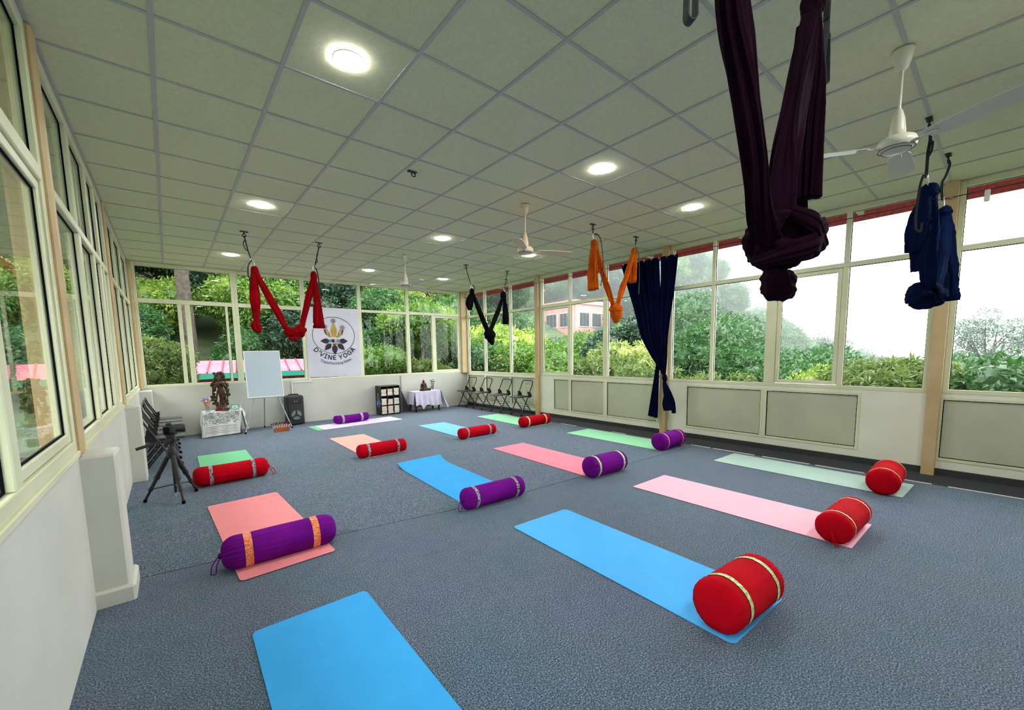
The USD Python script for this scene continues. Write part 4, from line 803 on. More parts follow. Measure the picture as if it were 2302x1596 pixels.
# ================================================================== FOLDING CHAIRS
mat('seat_pad', (.022, .022, .024), .5, (.03, .03, .033), 30)
def folding_chair(label, loc, rz, group):
    t = thing('folding_chair', label, 'chair', loc, rz, group)
    w = .185
    f = [(.17, -w, .0), (-.22, -w, .76)]; arc = []
    P = [(.17, -w, .004), (-.02, -w, .38), (-.195, -w, .725)] + [(-.195 - .022 * math.sin(k) , -w + .05 * (1 - math.cos(k)), .725 + .085 * math.sin(k)) for k in (.5, 1.0, PI / 2)] + [(-.22 + .003, w - .05 * (1 - math.cos(k)), .725 + .085 * math.sin(k)) if False else (-.195 - .022 * math.sin(k), w - .05 * (1 - math.cos(k)), .725 + .085 * math.sin(k)) for k in (PI / 2, 1.0, .5)] + [(-.195, w, .725), (-.02, w, .38), (.17, w, .004)]
    obj('back_frame', MB().tube(P, .0115, 8), 'black_metal', t, True)
    for s in (-1, 1):
        obj('rear_leg', MB().tube([(.10, s * (w - .025), .425), (-.06, s * (w - .024), .215), (-.225, s * (w - .02), .004)], .010, 8), 'black_metal', t, True)
        obj('hinge_bracket', MB().prism(Polygon([(-.085, .40), (-.045, .56), (-.15, .53), (-.19, .43)]), 0, .005).xf(np.array([[1, 0, 0, 0], [0, 0, -1, s * (w - .012)], [0, 1, 0, 0], [0, 0, 0, 1.]])), 'black_metal', t)
        obj('foot_cap', MB().tube([(.178, s * w, .0), (.158, s * w, .03)], .015, 8), 'rubber', t)
    obj('seat', MB().box(-.13, .24, -w + .016, w - .016, .425, .452, .012), 'seat_pad', t)
    for z, x, ww in ((.13, -.125, w - .02), (.19, -.078, w - .02), (.13, .107, w)): obj('cross_bar', MB().tube([(x, -ww, z), (x, ww, z)], .007, 7), 'black_metal', t)
    return t
names = ['black folding chair farthest in the corner, first of the four by the right wall', 'black folding chair second from the far corner by the right wall', 'black folding chair third from the far corner by the right wall', 'black folding chair beside the tan post, last of the four by the right wall']
c0 = None
for yc, lb in zip((9.58, 8.86, 8.06, 7.28), names):
    if c0 is None: c0 = folding_chair(lb, (6.42, yc, 0), 180, 'folding chairs along the right wall')
    else: dup(c0, (6.42, yc, 0), 180, lb)
for i, yc in enumerate((9.22, 8.80, 8.36, 7.93, 7.48, 7.05)):
    dup(c0, (-.135, yc, .0025), 1.5 * (-1) ** i, 'black folding chair along the left wall, ' + (['in the far corner, rearmost of the close row', 'second from the far end of the close row', 'third from the far end of the close row', 'fourth from the far end of the close row', 'second nearest the tripod in the close row', 'nearest the tripod in the close row'])[i], 'folding chairs in a close row at the left')

# ================================================================== TRIPOD AND CAMERA
t = thing('tripod', 'black photo tripod standing on the carpet by the left wall', 'tripod', (-.045, 5.47, .0025))
for fx, fy in ((-.255, .08), (.055, -.25), (.175, .16)):
    p0 = np.array([fx * .12, fy * .12, .47]); p1 = np.array([fx, fy, .012]); k = p1 - p0
    lg = obj('leg', MB().tube([p0, p0 + k * .50], .021, 10).tube([p0 + k * .46, p0 + k * .76], .0165, 10).tube([p0 + k * .72, p0 + k * .985], .012, 10), 'black_plastic', t, 35)
    obj('leg_lock', MB().tube([p0 + k * .45, p0 + k * .51], .026, 10).tube([p0 + k * .71, p0 + k * .765], .021, 10), 'black_plastic', lg, 35)
    obj('rubber_foot', MB().tube([p0 + k * .96, p1 + [0, 0, -.010]], .016, 10), 'rubber', lg)
    obj('spreader', MB().tube([(0, 0, .16), p0 + k * .74], .006, 6), 'black_plastic', t)
obj('centre_column', MB().lathe([(.012, .07), (.014, .09), (.014, .60), (.018, .60), (.018, .62)], 14), 'black_plastic', t, 35)
obj('spider', MB().lathe([(.03, .44), (.045, .46), (.048, .50), (.036, .53), (.024, .56)], 18), 'black_plastic', t, 35)
obj('hook', MB().tube([(0, 0, .075), (.012, 0, .05), (.0, 0, .03), (-.012, 0, .05)], .004, 6), 'steel', t, True)
hd = obj('pan_head', MB().box(-.04, .04, -.035, .035, .60, .655, .010).lathe([(.035, .655), (.04, .67), (.04, .685), (.03, .69)], 16).tube([(-.02, -.05, .635), (.03, .05, .635)], .02, 12), 'black_plastic', t, 35)
obj('pan_handle', MB().tube([(-.02, -.03, .64), (-.14, -.06, .62), (-.19, -.07, .605)], .008, 8).tube([(-.15, -.062, .617), (-.27, -.09, .588)], .015, 10), 'black_plastic', hd, 35)
obj('plate', MB().box(-.05, .06, -.03, .03, .688, .70, .004), 'black_plastic', t)
t = thing('video_camera', 'small black video camera on the tripod with its lens pointing into the room', 'camera', (-.045, 5.47, .7025))
obj('body', MB().box(-.055, .045, -.045, .045, .0, .085, .012).box(-.03, .02, -.025, .025, .08, .112, .010), 'black_plastic', t, 30)
obj('lens', MB().lathe([(.034, 0), (.036, .02), (.034, .03), (.038, .045), (.040, .08), (.036, .088), (.030, .088), (.0, .075)], 24).xf(rotm([0, 1, 0], 90, (.04, 0, .045))), 'black_plastic', t, 35)
obj('lens_ring', MB().tm(torus(.037, .0025, 24, 6).mesh()).xf(rotm([0, 1, 0], 90, (.118, 0, .045))), 'grey_metal', t, True)
obj('grip', MB().box(-.05, -.0, -.062, -.042, .005, .075, .008), 'rubber', t)

# ================================================================== LEFT ALTAR TABLE
mat('cloth_white', lin(226, 226, 222), .85, lin(212, 212, 208), 6, 3, .1, 200); mat('lace_grey', lin(150, 152, 152), .85)
mat('table_wood', lin(92, 66, 44), .6)
t = thing('side_table', 'small low table hidden under the white lace cloth by the far wall', 'table', (.72, 9.60, 0))
obj('table_top', MB().box(-.29, .29, -.23, .23, .435, .462, .004), 'table_wood', t)
for sx_ in (-1, 1):
    for sy_ in (-1, 1): obj('leg', MB().box(sx_ * .26 - .018, sx_ * .26 + .018, sy_ * .20 - .018, sy_ * .20 + .018, .0025, .435), 'table_wood', t)
t = thing('lace_tablecloth', 'white lace tablecloth hanging to the carpet, with floral lace above and stripes below', 'tablecloth', (.72, 9.60, 0))
obj('top', MB().box(-.30, .30, -.24, .24, .462, .4655), 'cloth_white', t)
def skirt(a, b, zt, z0f, out, n=40, m_=16, wav=.012, seed=0, pl=3.2):
    """a cloth panel hanging from edge a-b; z0f(u) is its hem height, out its outward direction"""
    a, b, o = np.array(a, float), np.array(b, float), np.array(out, float); P = np.zeros((m_, n, 3))
    for i, v_ in enumerate(np.linspace(0, 1, m_)):
        for j, u_ in enumerate(np.linspace(0, 1, n)):
            zz = zt + (z0f(u_) - zt) * v_; P[i, j, :2] = (a + (b - a) * u_) + o * (.004 + .035 * v_ + wav * v_ * math.sin(2 * PI * pl * u_ + seed)); P[i, j, 2] = zz
    return P
F = skirt((-.30, -.24), (.30, -.24), .464, lambda u: .012 + .02 * u, (-.10, -1), wav=.008)
F[..., 0] -= np.linspace(0, .05, 16)[:, None]
obj('front_panel', MB().sheet(F, .003), 'cloth_white', t, True)
lf = MB()
rg3 = np.random.default_rng(2)
for k in range(95):   # raised floral lace: rings and leaves on the upper part of the front panel
    u_, v_ = rg3.uniform(.05, .93), rg3.uniform(.04, .50); i, j = v_ * 15, u_ * 39; c = F[int(i), int(j)]; r = rg3.uniform(.014, .034)
    th = np.linspace(0, 2 * PI, 15); lf.tube(np.stack([c[0] + r * np.cos(th), np.full(15, c[1] - .0035), c[2] + r * .9 * np.sin(th)], 1), .0028, 5, False)
obj('lace_flowers', lf, 'lace_grey', t, kind='stuff')
for v_ in np.linspace(.60, .93, 9): obj('lace_stripe', MB().tube(F[int(v_ * 15), 3:36] + [0, -.004, 0], .0022, 4), 'lace_grey', t)
obj('side_panel', MB().sheet(skirt((-.30, .24), (-.30, -.24), .464, lambda u: .25 - .16 * u, (-1, -.1), 24, 12, .01), .003), 'cloth_white', t, True)
obj('side_panel', MB().sheet(skirt((.30, -.24), (.30, .24), .464, lambda u: .06 + .9 * abs(u - .28) ** 1.3 if u > .28 else .06 + .1 * (.28 - u), (1.9, -.1), 24, 12, .014), .003), 'cloth_white', t, True)

# bronze statue: ornate standing figure under an arch of leaves
mat('bronze', lin(92, 66, 46), .4, lin(50, 38, 28), 25, 4, .3, 60, metal=.55); mat('bronze_red', lin(120, 52, 40), .45, lin(80, 36, 28), 20, metal=.4); mat('bowl_green', lin(70, 92, 84), .4, lin(96, 50, 44), 14)
def hullchain(segs, seed=0, res=.012):
    out = None
    for a, b, ra, rb in segs:
        s1 = manifold3d.Manifold.sphere(ra, 14).translate(list(map(float, a))); s2 = manifold3d.Manifold.sphere(rb, 14).translate(list(map(float, b))); h = manifold3d.Manifold.batch_hull([s1, s2]); out = h if out is None else out + h
    q = out.refine_to_length(res).to_mesh(); m = trimesh.Trimesh(q.vert_properties[:, :3], q.tri_verts); trimesh.smoothing.filter_taubin(m, iterations=8); return m
t = thing('bronze_statue', 'dark bronze statue of an ornate standing figure under a leafy arch on the lace table', 'statue', (.725, 9.58, .4655))
obj('base', MB().lathe([(.0, 0), (.105, 0), (.108, .02), (.092, .03), (.10, .05), (.085, .07), (.09, .085), (.07, .10), (.0, .10)], 28).xf(np.diag([1, .8, 1, 1.])), 'bronze_red', t, 35)
fig = [((0, 0, .10), (.012, 0, .25), .022, .028), ((.035, 0, .10), (.03, -.005, .25), .02, .027), ((.012, 0, .25), (.015, 0, .36), .03, .042), ((.03, 0, .25), (.02, 0, .36), .03, .044), ((.015, 0, .36), (.005, 0, .43), .044, .036), ((.005, 0, .43), (0, 0, .52), .036, .048), ((-.04, 0, .525), (.045, 0, .525), .026, .026), ((0, 0, .53), (-.005, -.005, .60), .02, .034), ((-.005, -.005, .60), (-.005, 0, .69), .034, .010),
       ((-.05, 0, .525), (-.085, -.03, .44), .019, .015), ((-.085, -.03, .44), (-.03, -.06, .50), .015, .011), ((.05, 0, .525), (.085, -.03, .45), .019, .015), ((.085, -.03, .45), (.03, -.06, .52), .015, .011), ((-.09, -.06, .515), (.07, -.06, .525), .006, .006), ((.05, 0, .40), (.08, .0, .16), .012, .016), ((-.04, 0, .38), (-.075, 0, .2), .012, .014)]
fig = [(a, b, ra * 1.22, rb * 1.22) for a, b, ra, rb in fig]; fm = hullchain(fig); n3 = meshkit.fbm(fm.vertices * 60, 3, 3) - .5; fm.vertices += fm.vertex_normals * (n3 * .014)[:, None]
obj('figure', MB().tm(fm), 'bronze', t, True)
ar = MB(); r4 = np.random.default_rng(8)
for s in (-1, 1): ar.tube(smooth_path([(s * .07, .03, .09), (s * .115, .03, .3), (s * .105, .03, .5), (s * .06, .03, .66), (0, .03, .745)], 20), .011, 7)
obj('arch', ar, 'bronze', t, True)
for k in range(58):
    q = r4.uniform(0, 1); s = r4.choice([-1, 1]); P = smooth_path([(s * .07, .03, .09), (s * .115, .03, .3), (s * .105, .03, .5), (s * .06, .03, .66), (0, .03, .745)], 60)[int(q * 59)] + r4.normal(0, .016, 3)
    ic = trimesh.creation.icosphere(1, 1.0); ic.vertices = ic.vertices * [.026, .015, .033] @ rotm([0, 1, 0], r4.uniform(-70, 70))[:3, :3].T + P; obj('leaf', MB().tm(ic), 'bronze', t, True)
t = thing('offering_bowl', 'small dark bowl with red petals in front of the bronze statue', 'bowl', (.785, 9.42, .4655))
obj('bowl', MB().lathe([(.0, .0), (.035, .0), (.058, .025), (.066, .055), (.062, .056), (.052, .028), (.0, .012)], 24), 'bowl_green', t, 35)
obj('petals', knot((0, 0, .045), (.05, .05, .016), 31), 'bronze_red', t, True)
# flowers in a glass vase
mat('petal_purple', lin(150, 130, 200), .7, lin(190, 170, 226), 30); mat('petal_white', lin(236, 230, 236), .7); mat('petal_pink', lin(226, 130, 150), .7); mat('stem_green', lin(66, 96, 50), .7); mat('basket_red', lin(196, 96, 72), .7, lin(226, 170, 140), 40)
t = thing('flower_vase', 'glass vase with a red basket of purple and white flowers on the lace table', 'vase', (.50, 9.55, .4655))
obj('vase', MB().lathe([(.034, 0), (.036, .01), (.030, .05), (.034, .11), (.031, .11), (.027, .05), (.030, .012), (.0, .012)], 20), 'clear_glass', t, True)
obj('foot', MB().lathe([(.0, 0), (.038, 0), (.036, .008), (.0, .010)], 20), 'clear_glass', t)
obj('basket', MB().lathe([(.030, .10), (.062, .19), (.058, .19), (.026, .11), (.0, .11)], 18), 'basket_red', t, 35)
r5 = np.random.default_rng(5)
def posy(t, n, rad, zc, h, mats, size, seed):
    r = np.random.default_rng(seed)
    for k in range(n):
        a, d = r.uniform(0, 2 * PI), rad * math.sqrt(r.uniform(0, 1)); c = np.array([d * math.cos(a), d * math.sin(a), zc + h * (1 - (d / rad) ** 2) + r.uniform(-.01, .01)]); mb = MB()
        for j in range(6):
            q = j * PI / 3; ic = trimesh.creation.icosphere(1, 1.0); ic.vertices = ic.vertices * [size * .6, size * .4, size * .22] + [size * .55, 0, 0]; ic.apply_transform(rotm([0, 0, 1], math.degrees(q))); ic.apply_transform(rotm([1, .3, 0], r.uniform(-50, 50))); mb.tm(ic).v[-1] += c
        ic = trimesh.creation.icosphere(1, size * .3); mb.tm(ic); mb.v[-1] += c
        obj('flower', mb, mats[k % len(mats)], t, True)
posy(t, 15, .075, .205, .07, ['petal_purple', 'petal_white', 'petal_purple', 'petal_pink'], .024, 3)
for k in range(9):
    a = k * .7; obj('leaf', MB().sheet(np.array([[(math.cos(a) * r, math.sin(a) * r, .20 + .03 * math.sin(r * 30)) + np.array([-math.sin(a), math.cos(a), 0]) * w * s for s in (-1, 0, 1)] for r, w in ((.03, .004), (.07, .011), (.11, .002))]), .001), 'stem_green', t, True)
mat('teal_plastic', lin(96, 168, 156), .4); mat('clock_face', lin(206, 226, 220), .5)
t = thing('table_clock', 'small teal rounded clock standing on the lace table', 'clock', (.935, 9.55, .4655))
rr_ = lambda w, h, r: sbox(-w / 2 + r, r, w / 2 - r, h - r).buffer(r, quad_segs=5)
A = np.array([[1, 0, 0, 0], [0, 0, -1, 0], [0, 1, 0, 0], [0, 0, 0, 1.]])
obj('case', MB().prism(rr_(.135, .105, .035), -.02, .03).xf(A), 'teal_plastic', t, 30); obj('face', MB().prism(affinity.translate(rr_(.105, .075, .025), 0, .015), .028, .032).xf(A), 'clock_face', t)
for a, l in ((60, .024), (170, .034)): obj('hand', MB().prism(affinity.translate(affinity.rotate(sbox(-.0025, 0, .0025, l), a, origin=(0, 0)), 0, .052), .032, .0335).xf(A), 'rubber', t)
obj('tray', MB().box(-.01, .075, -.09, -.05, .0, .006, .002), 'teal_plastic', t)

# ================================================================== WHITEBOARD EASEL
mat('whiteboard', lin(186, 200, 214), .25, spec=.6)
t = thing('whiteboard_easel', 'blank whiteboard on a three-legged silver easel under the red hammock', 'whiteboard', (1.46, 9.43, .0025))
tilt = rotm([1, 0, 0], -9, (0, -.045, .67))
obj('board', MB().box(-.30, .30, -.006, .006, .015, .925).xf(tilt), 'whiteboard', t)
obj('frame', MB().box(-.32, -.30, -.012, .012, 0, .94, .004).box(.30, .32, -.012, .012, 0, .94, .004).box(-.30, .30, -.012, .012, .92, .94, .004).box(-.30, .30, -.012, .012, 0, .02, .004).xf(tilt), 'white_plastic', t)
obj('pen_tray', MB().box(-.32, .32, -.05, -.008, -.012, .004, .004).xf(tilt), 'grey_metal', t)
for a, b in (((-.42, -.16, 0), (-.10, .02, 1.0)), ((.42, -.10, 0), (.10, .02, 1.0)), ((.0, .42, 0), (.0, .06, 1.0))):
    lg = obj('leg', MB().tube([a, b], .0125, 9), 'grey_metal', t, True); obj('foot_cap', MB().tube([a, np.array(a) + (np.array(b) - a) * .03], .017, 9), 'rubber', lg)
for x in (-.235, .235): obj('clamp', MB().box(x - .012, x + .012, -.035, .0, .655, .685, .003), 'black_plastic', t)

# ================================================================== SPEAKER
t = thing('party_speaker', 'tall black loudspeaker with a silver-ringed woofer behind the easel leg', 'loudspeaker', (2.03, 9.77, .0025), 3)
obj('cabinet', MB().box(-.165, .165, -.14, .14, .012, .64, .028), 'black_plastic', t, 30)
obj('handle', MB().tube(smooth_path([(-.10, 0, .63), (-.09, 0, .655), (0, 0, .662), (.09, 0, .655), (.10, 0, .63)], 16), .012, 8), 'black_plastic', t, True)
fr = lambda r, z, x=0: rotm([1, 0, 0], 90, (x, -.141, z))
mat('cone_grey', lin(130, 132, 136), .35, metal=.4)
obj('woofer_ring', MB().lathe([(.118, -.004), (.118, .012), (.108, .016), (.102, .008), (.102, -.004)], 36, cap=False).xf(fr(0, .225)), 'black_metal', t, True)
wf_ = obj('woofer_cone', MB().lathe([(.102, .006), (.085, .002), (.04, -.018 + .02), (.0, .003)], 36).xf(fr(0, .225)), 'cone_grey', t, True)
for q in range(3): obj('woofer_spoke', MB().box(-.016, .016, .02, .108, .006, .016, .003).xf(fr(0, .225) @ rotm([0, 0, 1], 120 * q)), 'black_plastic', wf_)
obj('dust_cap', MB().lathe([(.034, .008), (.028, .018), (.0, .024)], 24).xf(fr(0, .225)), 'black_plastic', wf_, True)
obj('control_panel', MB().box(-.13, .13, -.147, -.139, .47, .60, .004), 'black_metal', t)
for x in (-.025, .025): obj('knob', MB().lathe([(.010, 0), (.010, .012), (.0, .013)], 14).xf(rotm([1, 0, 0], 90, (x, -.146, .52))), 'steel', t)
obj('grille', MB().box(-.145, .145, -.1445, -.139, .035, .08, .003), 'black_metal', t)
for x in (-.12, .12): obj('caster', MB().tube([(x - .012, .11, .016), (x + .012, .11, .016)], .016, 12), 'rubber', t)

# ================================================================== PEN BOX
mat('wood_box', lin(168, 84, 44), .6, lin(140, 64, 32), 10)
t = thing('wooden_box', 'small open wooden box full of sticks on the carpet in front of the easel', 'box', (1.63, 9.05, .0025), 4)
obj('side', MB().box(-.125, .125, -.05, -.042, 0, .085), 'wood_box', t); obj('side', MB().box(-.125, .125, .042, .05, 0, .085), 'wood_box', t)
obj('end', MB().box(-.125, -.117, -.042, .042, 0, .085), 'wood_box', t); obj('end', MB().box(.117, .125, -.042, .042, 0, .085), 'wood_box', t); obj('bottom', MB().box(-.117, .117, -.042, .042, 0, .006), 'wood_box', t)
mat('stick_cream', lin(226, 206, 170), .6); mat('tip_dark', lin(40, 24, 30), .5); mat('tip_red', lin(176, 30, 40), .5); mat('tip_blue', lin(40, 60, 140), .5)
protos = {}
for k in range(15):
    x = -.10 + k * .0143; an = -26 + k * 3.6; tip = ('tip_dark', 'tip_red', 'tip_blue')[(k * 2) % 3]
    ang = math.radians(an); loc = (1.63 + x, 9.05 + .018 * (-1) ** k, .012)
    s = thing('marker', 'thin cream stick with a %s end standing in the wooden box' % {'tip_dark': 'dark', 'tip_red': 'red', 'tip_blue': 'blue'}[tip], 'marker', loc, 0, 'sticks in the wooden box')
    B_ = rotm([0, 1, 0], an); obj('barrel', MB().tube([(0, 0, 0), (0, 0, .145)], .0058, 7).xf(B_), 'stick_cream', s); obj('cap', MB().tube([(0, 0, .135), (0, 0, .185)], .0075, 7).xf(B_), tip, s)

# ================================================================== BANNER
mat('banner_cloth', lin(214, 212, 224), .8, lin(202, 202, 216), 2, 3, .1, 8); mat('ink_navy', lin(32, 24, 74), .7); mat('ink_grey', lin(96, 92, 88), .7); mat('ink_gold', lin(186, 160, 70), .6, lin(160, 132, 50), 8); mat('ink_teal', lin(50, 150, 160), .7); mat('ink_pink', lin(224, 150, 150), .7); mat('ink_plum', lin(92, 40, 70), .7)
t = thing('yoga_banner', 'white cloth banner with a lotus logo and yoga lettering hung over the far window', 'banner', (3.005, YF - .012, 1.785))
U, V_ = np.linspace(-.59, .59, 40), np.linspace(.785, -.785, 40)
obj('cloth', MB().sheet(np.array([[(a + .012 * b, -.006 + .004 * math.sin(5 * a + 3 * b), b - .01 * a) for a in U] for b in V_]), .002), 'banner_cloth', t, True)
obj('hem', MB().box(-.59, .60, -.010, -.004, .765, .79, .002), 'banner_cloth', t)
AB = np.array([[1, 0, 0, 0], [0, 0, -1, -.0125], [0, 1, 0, .165], [0, 0, 0, 1.]])
def ink(name, poly, m, z=0.0, parent=t): return obj(name, MB().prism(poly, -.002 + z, .0006 + z).xf(AB), m, parent)
ov = lambda rx, ry, x=0, y=0: affinity.translate(affinity.scale(Point(0, 0).buffer(1, quad_segs=24), rx, ry), x, y)
ink('logo_ring', ov(.475, .425).difference(ov(.463, .413)), 'ink_grey')
def petal(l, w, a, x, y): 
    q = np.linspace(0, 1, 14); return affinity.translate(affinity.rotate(Polygon([(w * math.sin(PI * k ** .75) , l * k) for k in q] + [(-w * math.sin(PI * k ** .75), l * k) for k in q[::-1][1:-1]]).buffer(0), a, origin=(0, 0)), x, y)
for a, l, w in ((90, .19, .055), (-90, .19, .055), (135, .20, .055), (-135, .20, .055), (180, .22, .06)):
    p = petal(l, w, a, 0 + .11 * -math.sin(math.radians(a)), -.13 + .09 * math.cos(math.radians(a))); pt = ink('petal', p.buffer(.008), 'ink_gold'); ink('petal_fill', p, 'ink_navy', .0008, pt)
for s in (-1, 1): ink('petal', petal(.18, .045, s * -42, s * .10, .0), 'ink_plum')
ink('crown', petal(.34, .068, 0, 0, -.04), 'ink_gold', .0008)
for s in (-1, 1): ink('crown', petal(.20, .030, s * -12, s * .125, -.01), 'ink_gold', .0009); ink('crown', ov(.05, .022, s * .085, -.02), 'ink_gold', .0009)
for x, y in ((0, .335), (-.19, .19), (.20, .185)):
    f = ink('rosette', ov(.022, .022, x, y).difference(ov(.013, .013, x, y)), 'ink_navy', .0008)
    for k in range(8): ink('rosette_petal', affinity.translate(affinity.rotate(petal(.030, .009, 0, 0, .030), 45 * k, origin=(0, 0)), x, y), 'ink_navy', .0008, f)
for x, m_ in ((-.085, 'ink_teal'), (-.03, 'ink_navy'), (.035, 'ink_pink'), (.09, 'ink_teal')): ink('jewel', ov(.034, .04, x, -.125), m_, .0014)
ink('jewel', ov(.07, .018, .02, -.185), 'ink_gold', .0014); ink('jewel', ov(.05, .010, 0, -.215), 'ink_navy', .0014)
def arc_text(text, h, R, a0, a1, bold, nm, m):
    """letters standing on the inside of the lower arc, first at a0, last at a1 (degrees)"""
    w = []
    for ch in text:
        if ch == ' ': w.append(.42 * h); continue
        g = meshkit.text_mesh(ch, h, .0012, bold); w.append(g.bounds[1][0] + .14 * h)
    c = np.cumsum([0] + w); tot = c[-1]
    for ch, x, ww in zip(text, c, w):
        if ch == ' ': continue
        g = meshkit.text_mesh(ch, h, .0012, bold); a = a0 + (a1 - a0) * (x + ww / 2) / tot
        g.apply_translation([-ww / 2, 0, 0]); g.apply_transform(rotm([0, 0, 1], a - 270)); g.apply_translation([R * 1.02 * math.cos(math.radians(a)), R * math.sin(math.radians(a)), 0]); g.apply_transform(AB)
        obj(nm, MB().tm(g), m, t)
arc_text("D'VINE YOGA", .102, .565, 214, 327, True, 'letter', 'ink_navy')
arc_text('Transforming lives', .062, .675, 240, 303, False, 'letter', 'ink_navy')

# ================================================================== BOOKSHELF
t = thing('bookshelf', 'low black shelf unit of nine compartments full of books by the far wall', 'bookshelf', (4.165, 9.765, .0025), 2)
SW, SH, SD = .50, .70, .30
obj('side_panel', MB().box(-SW / 2, -SW / 2 + .014, -SD / 2, SD / 2, 0, SH, .003), 'black_plastic', t); obj('side_panel', MB().box(SW / 2 - .014, SW / 2, -SD / 2, SD / 2, 0, SH, .003), 'black_plastic', t)
obj('top_panel', MB().box(-SW / 2 - .006, SW / 2 + .006, -SD / 2 - .006, SD / 2, SH, SH + .02, .004), 'black_plastic', t); obj('back_panel', MB().box(-SW / 2, SW / 2, SD / 2 - .008, SD / 2, 0, SH), 'black_plastic', t)
for z in (.02, .24, .465): obj('shelf', MB().box(-SW / 2 + .014, SW / 2 - .014, -SD / 2, SD / 2 - .008, z, z + .014), 'black_plastic', t)
for x in (-.083, .083): obj('divider', MB().box(x - .006, x + .006, -SD / 2, SD / 2 - .008, .034, SH), 'black_plastic', t)
mat('paper', lin(226, 218, 202), .8)
bookm = {}
for nme, c in dict(cream=(230, 214, 186), white=(226, 228, 232), peach=(226, 178, 150), tan=(186, 140, 88), pink=(222, 176, 172), red=(176, 70, 56), lime=(176, 180, 92), grey=(168, 170, 178)).items(): mat('cover_' + nme, lin(*c), .6)
r6 = random.Random(12); cols = [['tan', 'white', 'grey'], ['lime', 'red', 'white'], ['grey', 'peach', 'cream'], ['white', 'cream', 'cream'], ['lime', 'peach', 'red'], ['white', 'white', 'tan'], ['peach', 'tan', 'cream'], ['pink', 'pink', 'peach'], ['white', 'grey', 'white']]
vert = ['lower', 'middle', 'upper']; hor = ['left', 'centre', 'right']
c2, s2 = math.cos(math.radians(2)), math.sin(math.radians(2))
for row in range(3):
    for col in range(3):
        z = (.0365, .2565, .4815)[row]; zmax = z + (.175, .15, .165)[row]; cell = cols[(2 - row) * 3 + col]; k = 0
        while z < zmax - .012:
            h = r6.uniform(.018, .036); w, d = r6.uniform(.115, .145), r6.uniform(.18, .22); lx, ly = (-.166, 0, .166)[col] + r6.uniform(-.004, .004), -SD / 2 + .012 + d / 2; cn = r6.choice(cell)
            b = thing('book', '%s book lying in the stack in the %s %s compartment of the black shelf' % (cn, vert[row], hor[col]), 'book', (4.165 + lx * c2 - ly * s2, 9.765 + lx * s2 + ly * c2, z), 2, 'books in the %s %s compartment' % (vert[row], hor[col]))
            obj('cover', MB().box(-w / 2, w / 2, -d / 2, d / 2, 0, .003).box(-w / 2, w / 2, -d / 2, d / 2, h - .003, h - .0005).box(-w / 2, -w / 2 + .003, -d / 2, d / 2, 0, h - .0005), 'cover_' + cn, b)
            obj('pages', MB().box(-w / 2 + .003, w / 2 - .003, -d / 2 + .003, d / 2 - .003, .003, h - .003), 'paper', b); z += h; k += 1
M['dots'] = usdkit.material(stage, L_ + 'dots', {'tc': ('texture_coordinate', {}), 'v': ('voronoi_texture', {'scale': 34, 'randomness': .3}), 'r': ('rgb_ramp', {'ramp': [(.36, lin(220, 236, 246)), (.42, lin(28, 70, 150))]}), 'p': ('principled_bsdf', {'roughness': .7})}, [('tc.object', 'v.vector'), ('v.distance', 'r.fac'), ('r.color', 'p.base_color')], surface='p.BSDF')
t = thing('dotted_bag', 'blue and white dotted cloth bag hanging on the left side of the black shelf', 'bag', (3.905, 9.74, .2))
obj('bag', knot((0, 0, .10), (.022, .09, .115), 41), 'dots', t, True); obj('handle', MB().ribbon(smooth_path([(0, -.04, .2), (.0, -.02, .33), (.0, .02, .33), (0, .04, .2)], 14), .015, .003, (1, 0, 0)), 'dots', t)
t = thing('leaning_bag', 'flat black bag leaning against the far wall beside the black shelf', 'bag', (4.56, 9.88, .0025))
obj('bag', MB().loft(np.array([[(x0 + .02 * (z / .7), yb, z), (x1 - .20 * (z / .7) ** .9, yb, z), (x1 - .20 * (z / .7) ** .9, yb + .05, z), (x0 + .02 * (z / .7), yb + .05, z)] for z, x0, x1, yb in ((0, -.10, .19, -.14), (.1, -.10, .19, -.125), (.4, -.10, .18, -.07), (.66, -.09, .17, -.02), (.70, -.08, .13, -.012))])), 'black_plastic', t, 30)
obj('zip', MB().tube([(-.06, -.155, .03), (-.02, -.10, .34), (-.03, -.045, .62)], .004, 6), 'grey_metal', t)

# ================================================================== RIGHT ALTAR TABLE
mat('cloth_lilac', lin(216, 208, 230), .85, lin(202, 194, 220), 5, 3, .1, 200)
t = thing('side_table', 'small low table under the lilac white cloth near the far right corner', 'table', (5.12, 9.66, 0))
obj('table_top', MB().box(-.36, .36, -.19, .19, .50, .525, .004), 'table_wood', t)
for sx_ in (-1, 1):
    for sy_ in (-1, 1): obj('leg', MB().box(sx_ * .33 - .018, sx_ * .33 + .018, sy_ * .165 - .018, sy_ * .165 + .018, .0025, .50), 'black_plastic', t)
obj('stretcher', MB().box(-.33, .33, -.175, -.155, .15, .18), 'black_plastic', t)
t = thing('tablecloth', 'lilac white tablecloth draped over the small table with a long corner hanging to the floor', 'tablecloth', (5.12, 9.66, 0))
obj('top', MB().box(-.37, .37, -.20, .20, .525, .5285), 'cloth_lilac', t)
hem = lambda u: .17 - .125 * math.exp(-((u - .30) / .075) ** 2) + .03 * math.sin(6 * u)
obj('front_panel', MB().sheet(skirt((-.37, -.20), (.37, -.20), .527, hem, (0, -1), 60, 16, .018, 1.0, 5), .003), 'cloth_lilac', t, True)
obj('side_panel', MB().sheet(skirt((-.37, .20), (-.37, -.20), .527, lambda u: .20, (-1, 0), 24, 12, .01), .003), 'cloth_lilac', t, True)
obj('side_panel', MB().sheet(skirt((.37, -.20), (.37, .20), .527, lambda u: .05 + .25 * u, (5.0, -.3), 24, 12, .014), .003), 'cloth_lilac', t, True)
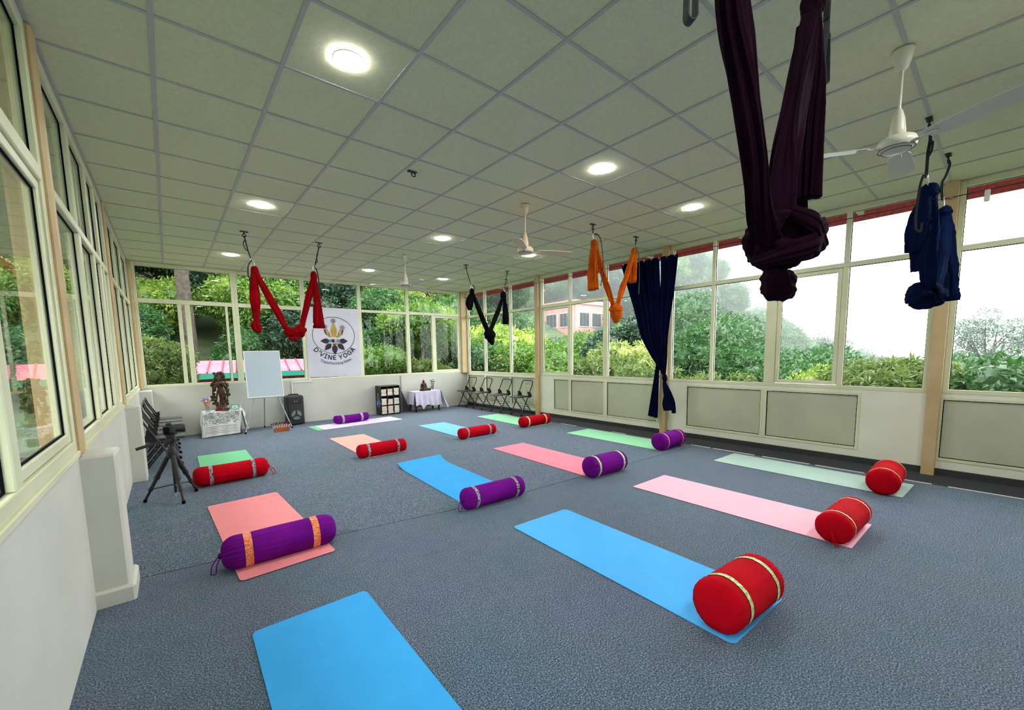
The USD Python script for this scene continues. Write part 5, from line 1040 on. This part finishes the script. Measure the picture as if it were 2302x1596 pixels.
t = thing('buddha_statue', 'small bronze seated buddha statue on the lilac white table', 'statue', (5.10, 9.64, .5285))
fig = [((-.07, -.02, .05), (.07, -.02, .05), .035, .035), ((-.09, -.03, .045), (.03, -.06, .04), .028, .024), ((.09, -.03, .045), (-.03, -.06, .04), .028, .024), ((0, 0, .06), (0, 0, .17), .05, .055), ((-.05, 0, .175), (.05, 0, .175), .026, .026), ((0, 0, .18), (0, -.003, .235), .018, .033), ((0, -.003, .235), (0, 0, .285), .033, .010), ((-.06, 0, .17), (-.08, -.01, .10), .02, .017), ((-.08, -.01, .10), (-.01, -.06, .08), .016, .012), ((.06, 0, .17), (.08, -.01, .10), .02, .017), ((.08, -.01, .10), (.06, -.06, .06), .016, .012)]
fm = hullchain(fig, res=.009); obj('figure', MB().tm(fm), 'bronze', t, True)
obj('lotus_base', MB().lathe([(.0, 0), (.115, 0), (.118, .012), (.10, .022), (.11, .036), (.0, .04)], 26).xf(np.diag([1, .75, 1, 1.])), 'bronze', t, 35)
t = thing('carved_ornament', 'small dark carved ornament beside the seated buddha statue', 'ornament', (5.245, 9.60, .5285))
obj('body', knot((0, 0, .03), (.05, .03, .035), 51), 'bronze', t, True); obj('tail', MB().tube(smooth_path([(.02, 0, .03), (.05, 0, .06), (.055, 0, .10), (.035, 0, .115)], 10), np.linspace(.015, .005, 10), 8), 'bronze', t, True)
t = thing('flower_vase', 'tall narrow glass vase with white flowers on the lilac white table', 'vase', (5.40, 9.70, .5285))
obj('vase', MB().lathe([(.030, 0), (.034, .01), (.028, .06), (.034, .15), (.046, .19), (.042, .19), (.030, .15), (.024, .06), (.028, .012), (.0, .012)], 20), 'clear_glass', t, True)
for k in range(7): 
    a = k * .9; obj('stem', MB().tube([(.008 * math.cos(a), .008 * math.sin(a), .02), (.05 * math.cos(a), .05 * math.sin(a), .25)], .003, 5), 'stem_green', t)
posy(t, 9, .075, .25, .07, ['petal_white', 'petal_white', 'stem_green'], .026, 9)
for k in range(10):
    a = k * .63; obj('leaf', MB().sheet(np.array([[(math.cos(a) * r, math.sin(a) * r, .21 + .35 * r) + np.array([-math.sin(a), math.cos(a), 0]) * w * s for s in (-1, 0, 1)] for r, w in ((.02, .004), (.06, .016), (.10, .002))]), .001), 'stem_green', t, True)
